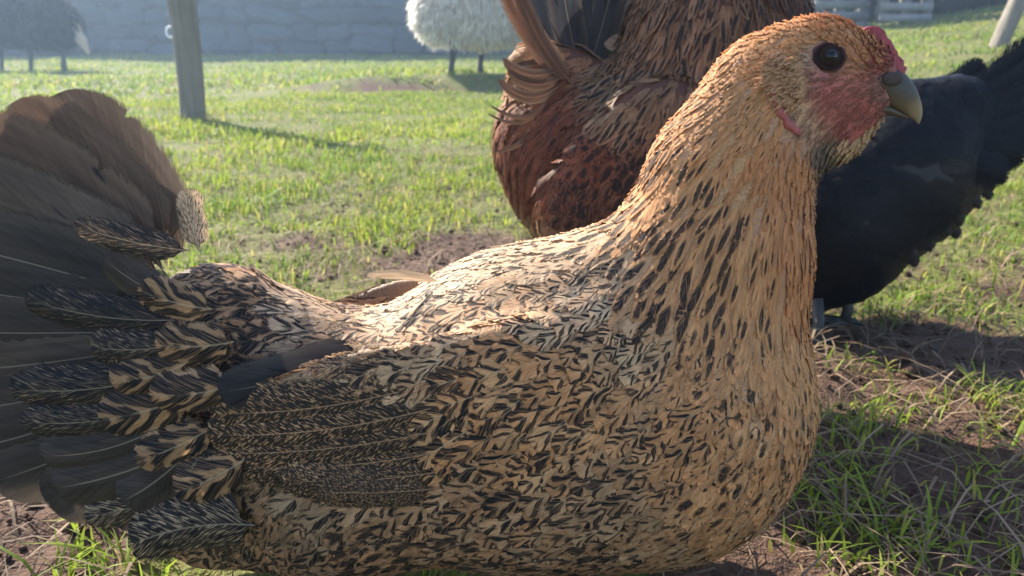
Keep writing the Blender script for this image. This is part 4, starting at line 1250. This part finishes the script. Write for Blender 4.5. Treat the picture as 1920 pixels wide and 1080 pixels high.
# ---------------------------------------------------------------- posts
def post(base, top, r0, r1, label, name='wooden_post'):
    t = thing(name, label, 'post', tuple(base))
    base = np.asarray(base); top = np.asarray(top)
    n = 26; seg = 22
    ts = np.linspace(-.12, 1, n)
    pts = base + (top - base) * ts[:, None] + np.stack([.006 * np.sin(ts * 5), .006 * np.cos(ts * 4), 0 * ts], -1)
    V, Fc = tube(pts, r0 + (r1 - r0) * ts, seg)
    ang_ = np.tile(np.arange(seg), n)
    V[:n * seg] += (norm(V[:n * seg] - np.repeat(pts, seg, 0))) * ((fbm(ang_ * .9, np.repeat(ts, seg) * 3 + 5) - .5) * .012)[:, None]
    part('shaft', V, Fc, M_post, t)
    return t
b = ground_hit(362, 226); s = np.dot(b - CAM, FW) / F
top = b + np.array([.012, .03, 1.0])
pl = post(b, top, 23 * s, 25 * s, 'upright grey wooden post with a white ring, in the grass at left')
c = b + (top - b) * .32 + np.array([-.050, -.01, 0.02])
V, Fc = ring(c, (0.25, -1, .2), .016, .0035, 20, 8, 1.3)
part('insulator_ring', V, Fc, M_plastic, pl)
b = ground_hit(1872, 88); s = np.dot(b - CAM, FW) / F
post(b, b + np.array([.30, .05, 1.05]), 15.5 * s, 14.5 * s, 'leaning grey wooden post standing in the grass near the pallets')

# ---------------------------------------------------------------- stone wall
WY = 13.2
wall = thing('stone_wall', 'long dark grey field stone wall behind the sheep', 'wall', (-4.5, WY, float(ground_z(-4.5, WY))))
stone_meshes = []
for k in range(7):
    V, Fc = [], []
    g6 = 5
    b = Body(.1)
    n1, m1 = 12, 7
    V, Fc = uvsphere((0, 0, 0), 1.0, n1, m1)
    e = 0.55
    V = np.sign(V) * np.abs(V) ** e
    V = V / np.abs(V).max(0) * .5
    V = V + rng.normal(0, .045, V.shape)
    stone_meshes.append(mesh_from('stone', V, Fc, M_stone, True))
zb = 0.0; row = 0; cnt = 0
loc = np.array(wall.location)
zg = loc[2] - .25
V, Fc = box((-10.2, WY + .30, zg + 1.1), (30.6, .42, 2.2)); part('wall_core', V, Fc, M_mortar, wall, False)
z = zg
while z < zg + 2.1 and cnt < 292:
    hh = rng.uniform(.19, .30); x = -13.2 + rng.uniform(-.3, 0)
    while x < 4.8 and cnt < 292:
        ww = rng.uniform(.28, .85)
        o = bpy.data.objects.new('stone', stone_meshes[cnt % 7]); COL.objects.link(o); o.parent = wall
        o.location = (x + ww / 2 - loc[0], WY + .06 + rng.uniform(-.03, .03) - loc[1], z + hh / 2 - loc[2] + rng.normal(0, .035))
        o.scale = (ww * 1.04, .34 + rng.uniform(-.04, .05), hh * rng.uniform(.85, 1.3))
        o.rotation_euler = (rng.normal(0, .05), rng.normal(0, .10), rng.normal(0, .06))
        x += ww; cnt += 1
    z += hh

# ---------------------------------------------------------------- pallets and hedge
def pallet(cx, cy, w, h, mat, label, rot=0.0, nb=9):
    z = float(ground_z(cx, cy))
    t = thing('wooden_pallet', label, 'pallet', (cx, cy, z), 'pallets propped as a fence')
    ps = h / nb
    for i in range(nb):
        V, Fc = box((cx, cy - .06, z + ps * (i + .45)), (w, .02, ps * .68), .003); part('board', V, Fc, mat, t, False)
    for i in range(3):
        V, Fc = box((cx + (i - 1) * (w - .09) / 2, cy, z + h / 2), (.09, .096, h), .003); part('stringer', V, Fc, mat, t, False)
    for i in range(4):
        V, Fc = box((cx, cy + .06, z + h * (i + .5) / 4), (w, .02, .09), .003); part('board', V, Fc, mat, t, False)
    t.rotation_euler = (-.04, 0, rot)
    return t
b = ground_hit(1692, 44); s = np.dot(b - CAM, FW) / F
if b[1] > 11.5: b = np.array([5.6, 11.2, 0]); s = b[1] / F
pallet(b[0], b[1], 98 * s, 1.05, M_pallet, 'pale grey slatted pallet standing upright at the field edge', .03)
pallet(b[0] - 108 * s, b[1] + .18, 104 * s, 1.05, M_pallet2, 'darker slatted pallet standing beside the pale pallet', -.05)
hedge = thing('hedge', 'dark rough hedge along the field edge behind the leaning post', 'hedge', (8.5, b[1] + .8, float(ground_z(8.5, b[1] + .8))))
hy = b[1] + 1.0
Bh = Body(.3)
for i in range(14):
    xx = 4.2 + i * .85
    Bh.add((xx, hy + rng.uniform(-.2, .2), ground_z(xx, hy) + .3), (xx + .5, hy, ground_z(xx, hy) + .9), .55, .5, 1)
V, Fc = Bh.mesh(.12)
g = N('hedge core'); M_core = g.bsdf(g.mix(g.noise(g.pos(), 14, 4), (.025, .022, .014), (.06, .05, .03)), .9, .1)
part('branches', V, fix_quads(Fc), M_core, hedge)
nl = 9000
pk = V[rng.integers(0, len(V), nl)] + rng.normal(0, .09, (nl, 3))
d1 = norm(rng.normal(0, 1, (nl, 3))); d2 = norm(np.cross(d1, rng.normal(0, 1, (nl, 3))))
sz = rng.uniform(.03, .07, (nl, 1))
LV = np.stack([pk - d1 * sz, pk + d2 * sz * .5, pk + d1 * sz, pk - d2 * sz * .5], 1).reshape(-1, 3)
lc = np.array([.045, .055, .018]) * rng.uniform(.6, 1.6, (nl, 1)); lc = np.where(rng.random((nl, 1)) < .35, np.array([.10, .075, .045]) * rng.uniform(.6, 1.4, (nl, 1)), lc)
fc = np.repeat(np.hstack([lc, np.ones((nl, 1))]), 4, 0)
o = part('leaves', LV, fix_quads(np.arange(nl * 4).reshape(-1, 4).tolist()), M_leaf, hedge, False, {'fc': fc}); o['kind'] = 'stuff'

# ---------------------------------------------------------------- sheep
def strands(V, Nn, n, ln, w, down, colr, R):
    """wool locks growing from surface points"""
    i = R.integers(0, len(V), n)
    p = V[i]; nn = Nn[i]
    L = ln * R.uniform(.6, 1.3, n)
    dirv = norm(nn * .55 + np.array([0, 0, -down]) + R.normal(0, .25, (n, 3)))
    sd = norm(np.cross(dirv, R.normal(0, 1, (n, 3))))
    p0 = p - nn * .01
    m = p + nn * L[:, None] * .45 + dirv * L[:, None] * .25
    e = p + nn * L[:, None] * .35 + dirv * L[:, None] * .9
    w = w * R.uniform(.6, 1.3, (n, 1))
    Q = np.stack([p0 - sd * w, p0 + sd * w, m - sd * w * .8, m + sd * w * .8, e], 1)
    T = np.array([(0, 1, 3), (0, 3, 2), (2, 3, 4)])
    fac = (T[None] + (np.arange(n) * 5)[:, None, None]).reshape(-1, 3)
    c_ = np.repeat(np.hstack([np.broadcast_to(colr, (n, 3)) * R.uniform(.82, 1.12, (n, 1)), np.ones((n, 1))]), 5, 0)
    return Q.reshape(-1, 3), fac, c_

def sheep(name, label, feet_px, s, caps, legs, mat, legmat, ln, down, lw=.012, n=14000, extra=None):
    """caps in metres in the sheep's own frame: x along the picture, z up"""
    b = ground_hit(*feet_px)
    t = thing(name, label, 'sheep', tuple(b))
    B = Body(.06 * s)
    for (x1, z1, r1, x2, z2, r2, ys) in caps:
        B.add(b + np.array([x1, 0, z1]) * s, b + np.array([x2, 0, z2]) * s, r1 * s, r2 * s, ys)
    V, Fc = B.mesh(.022)
    part('body', V, fix_quads(Fc), mat, t, True, {'fc': np.ones((len(V), 4))})
    up_ = V[V[:, 2] > b[2] + .24 * s]
    Q, fac, c_ = strands(up_, B.normal(up_), n, ln, lw, down, np.ones(3), rng)
    o = part('wool', Q, fac, mat, t, True, {'fc': c_}); o['kind'] = 'stuff'
    for (x1, y1, x2) in legs:
        p1 = b + np.array([x1, y1, .36]) * s; p3 = b + np.array([x2, y1, 0]) * s
        p3[2] = float(ground_z(p3[0], p3[1])) - .01; pm = (p1 + p3) / 2 + np.array([.015, 0, 0])
        V, Fc = tube([p1, pm, p3 + [0, 0, .06], p3], np.array([.050, .025, .020, .030]) * s, 10)
        part('leg', V, Fc, legmat, t)
    return t, b, B
s1 = 1.0
ws, wb, WB = sheep('white_sheep', 'shaggy white sheep with dark legs, its head hidden behind the red hen', (890, 138), .93,
   [(.06, .52, .27, .62, .54, .27, .85), (-.24, .46, .17, .06, .50, .24, .85), (-.27, .42, .13, -.18, .33, .12, .8), (.6, .55, .25, .85, .45, .18, .7), (.85, .45, .15, 1.0, .25, .10, .6)],
   [(-.16, -.06, -.17), (.03, .09, .04), (.40, -.07, .39), (.50, .09, .52)], M_wool, M_sleg, .065, .9, .006, 34000)
ds, db, DB = sheep('dark_sheep', 'dark woolly sheep with a pale tail walking along the stone wall', (105, 134), 1.0,
   [(-.75, .55, .25, -.10, .58, .25, .85), (-.10, .55, .25, .10, .50, .21, .85), (-.95, .62, .2, -1.2, .78, .12, .6), (-1.2, .78, .11, -1.4, .72, .07, .6)],
   [(-.20, -.08, -.22), (.08, .08, .04), (.13, -.08, .15), (-.72, -.08, -.70), (-.62, .08, -.64)], M_dwool, M_sleg, .07, .7)
# pale hanging tail
g = N('pale tail wool'); M_ptail = g.bsdf((.62, .50, .38), .8, .15, None, .4, (.62, .50, .38))
Bt = Body(.02)
tp = [db + np.array(v) for v in ((.27, -.02, .58), (.32, -.03, .44), (.345, -.03, .33), (.40, -.03, .20))]
for i in range(3): Bt.add(tp[i], tp[i + 1], (.035, .04, .055)[i], (.04, .055, .022)[i], .9)
V, Fc = Bt.mesh(.012); tl = part('tail', V, fix_quads(Fc), M_ptail, ds)
g = N('white tail'); 

# ---------------------------------------------------------------- air volume added to imitate lens glare
GLARE_HAZE = True
if GLARE_HAZE:
    hx, hy0, hy1, hz0, hz1 = 30.0, -6.0, 30.0, -1.6, 4.0
    V, Fc = box((0, (hy0 + hy1) / 2, (hz0 + hz1) / 2), (2 * hx, hy1 - hy0, hz1 - hz0))
    m = bpy.data.materials.new('haze air'); m.use_nodes = True; m.node_tree.nodes.clear()
    vo = m.node_tree.nodes.new('ShaderNodeVolumePrincipled'); om = m.node_tree.nodes.new('ShaderNodeOutputMaterial')
    vo.inputs['Density'].default_value = 0.0075
    vo.inputs['Color'].default_value = (0.54, 0.74, 1.0, 1)
    vo.inputs['Anisotropy'].default_value = 0.5
    m.node_tree.links.new(vo.outputs[0], om.inputs['Volume'])
    hz_ = obj('glare_haze', mesh_from('glare_haze', V, Fc, m, False)); hz_['kind'] = 'stuff'; hz_['label'] = 'thin bluish air volume added to stand in for lens glare'
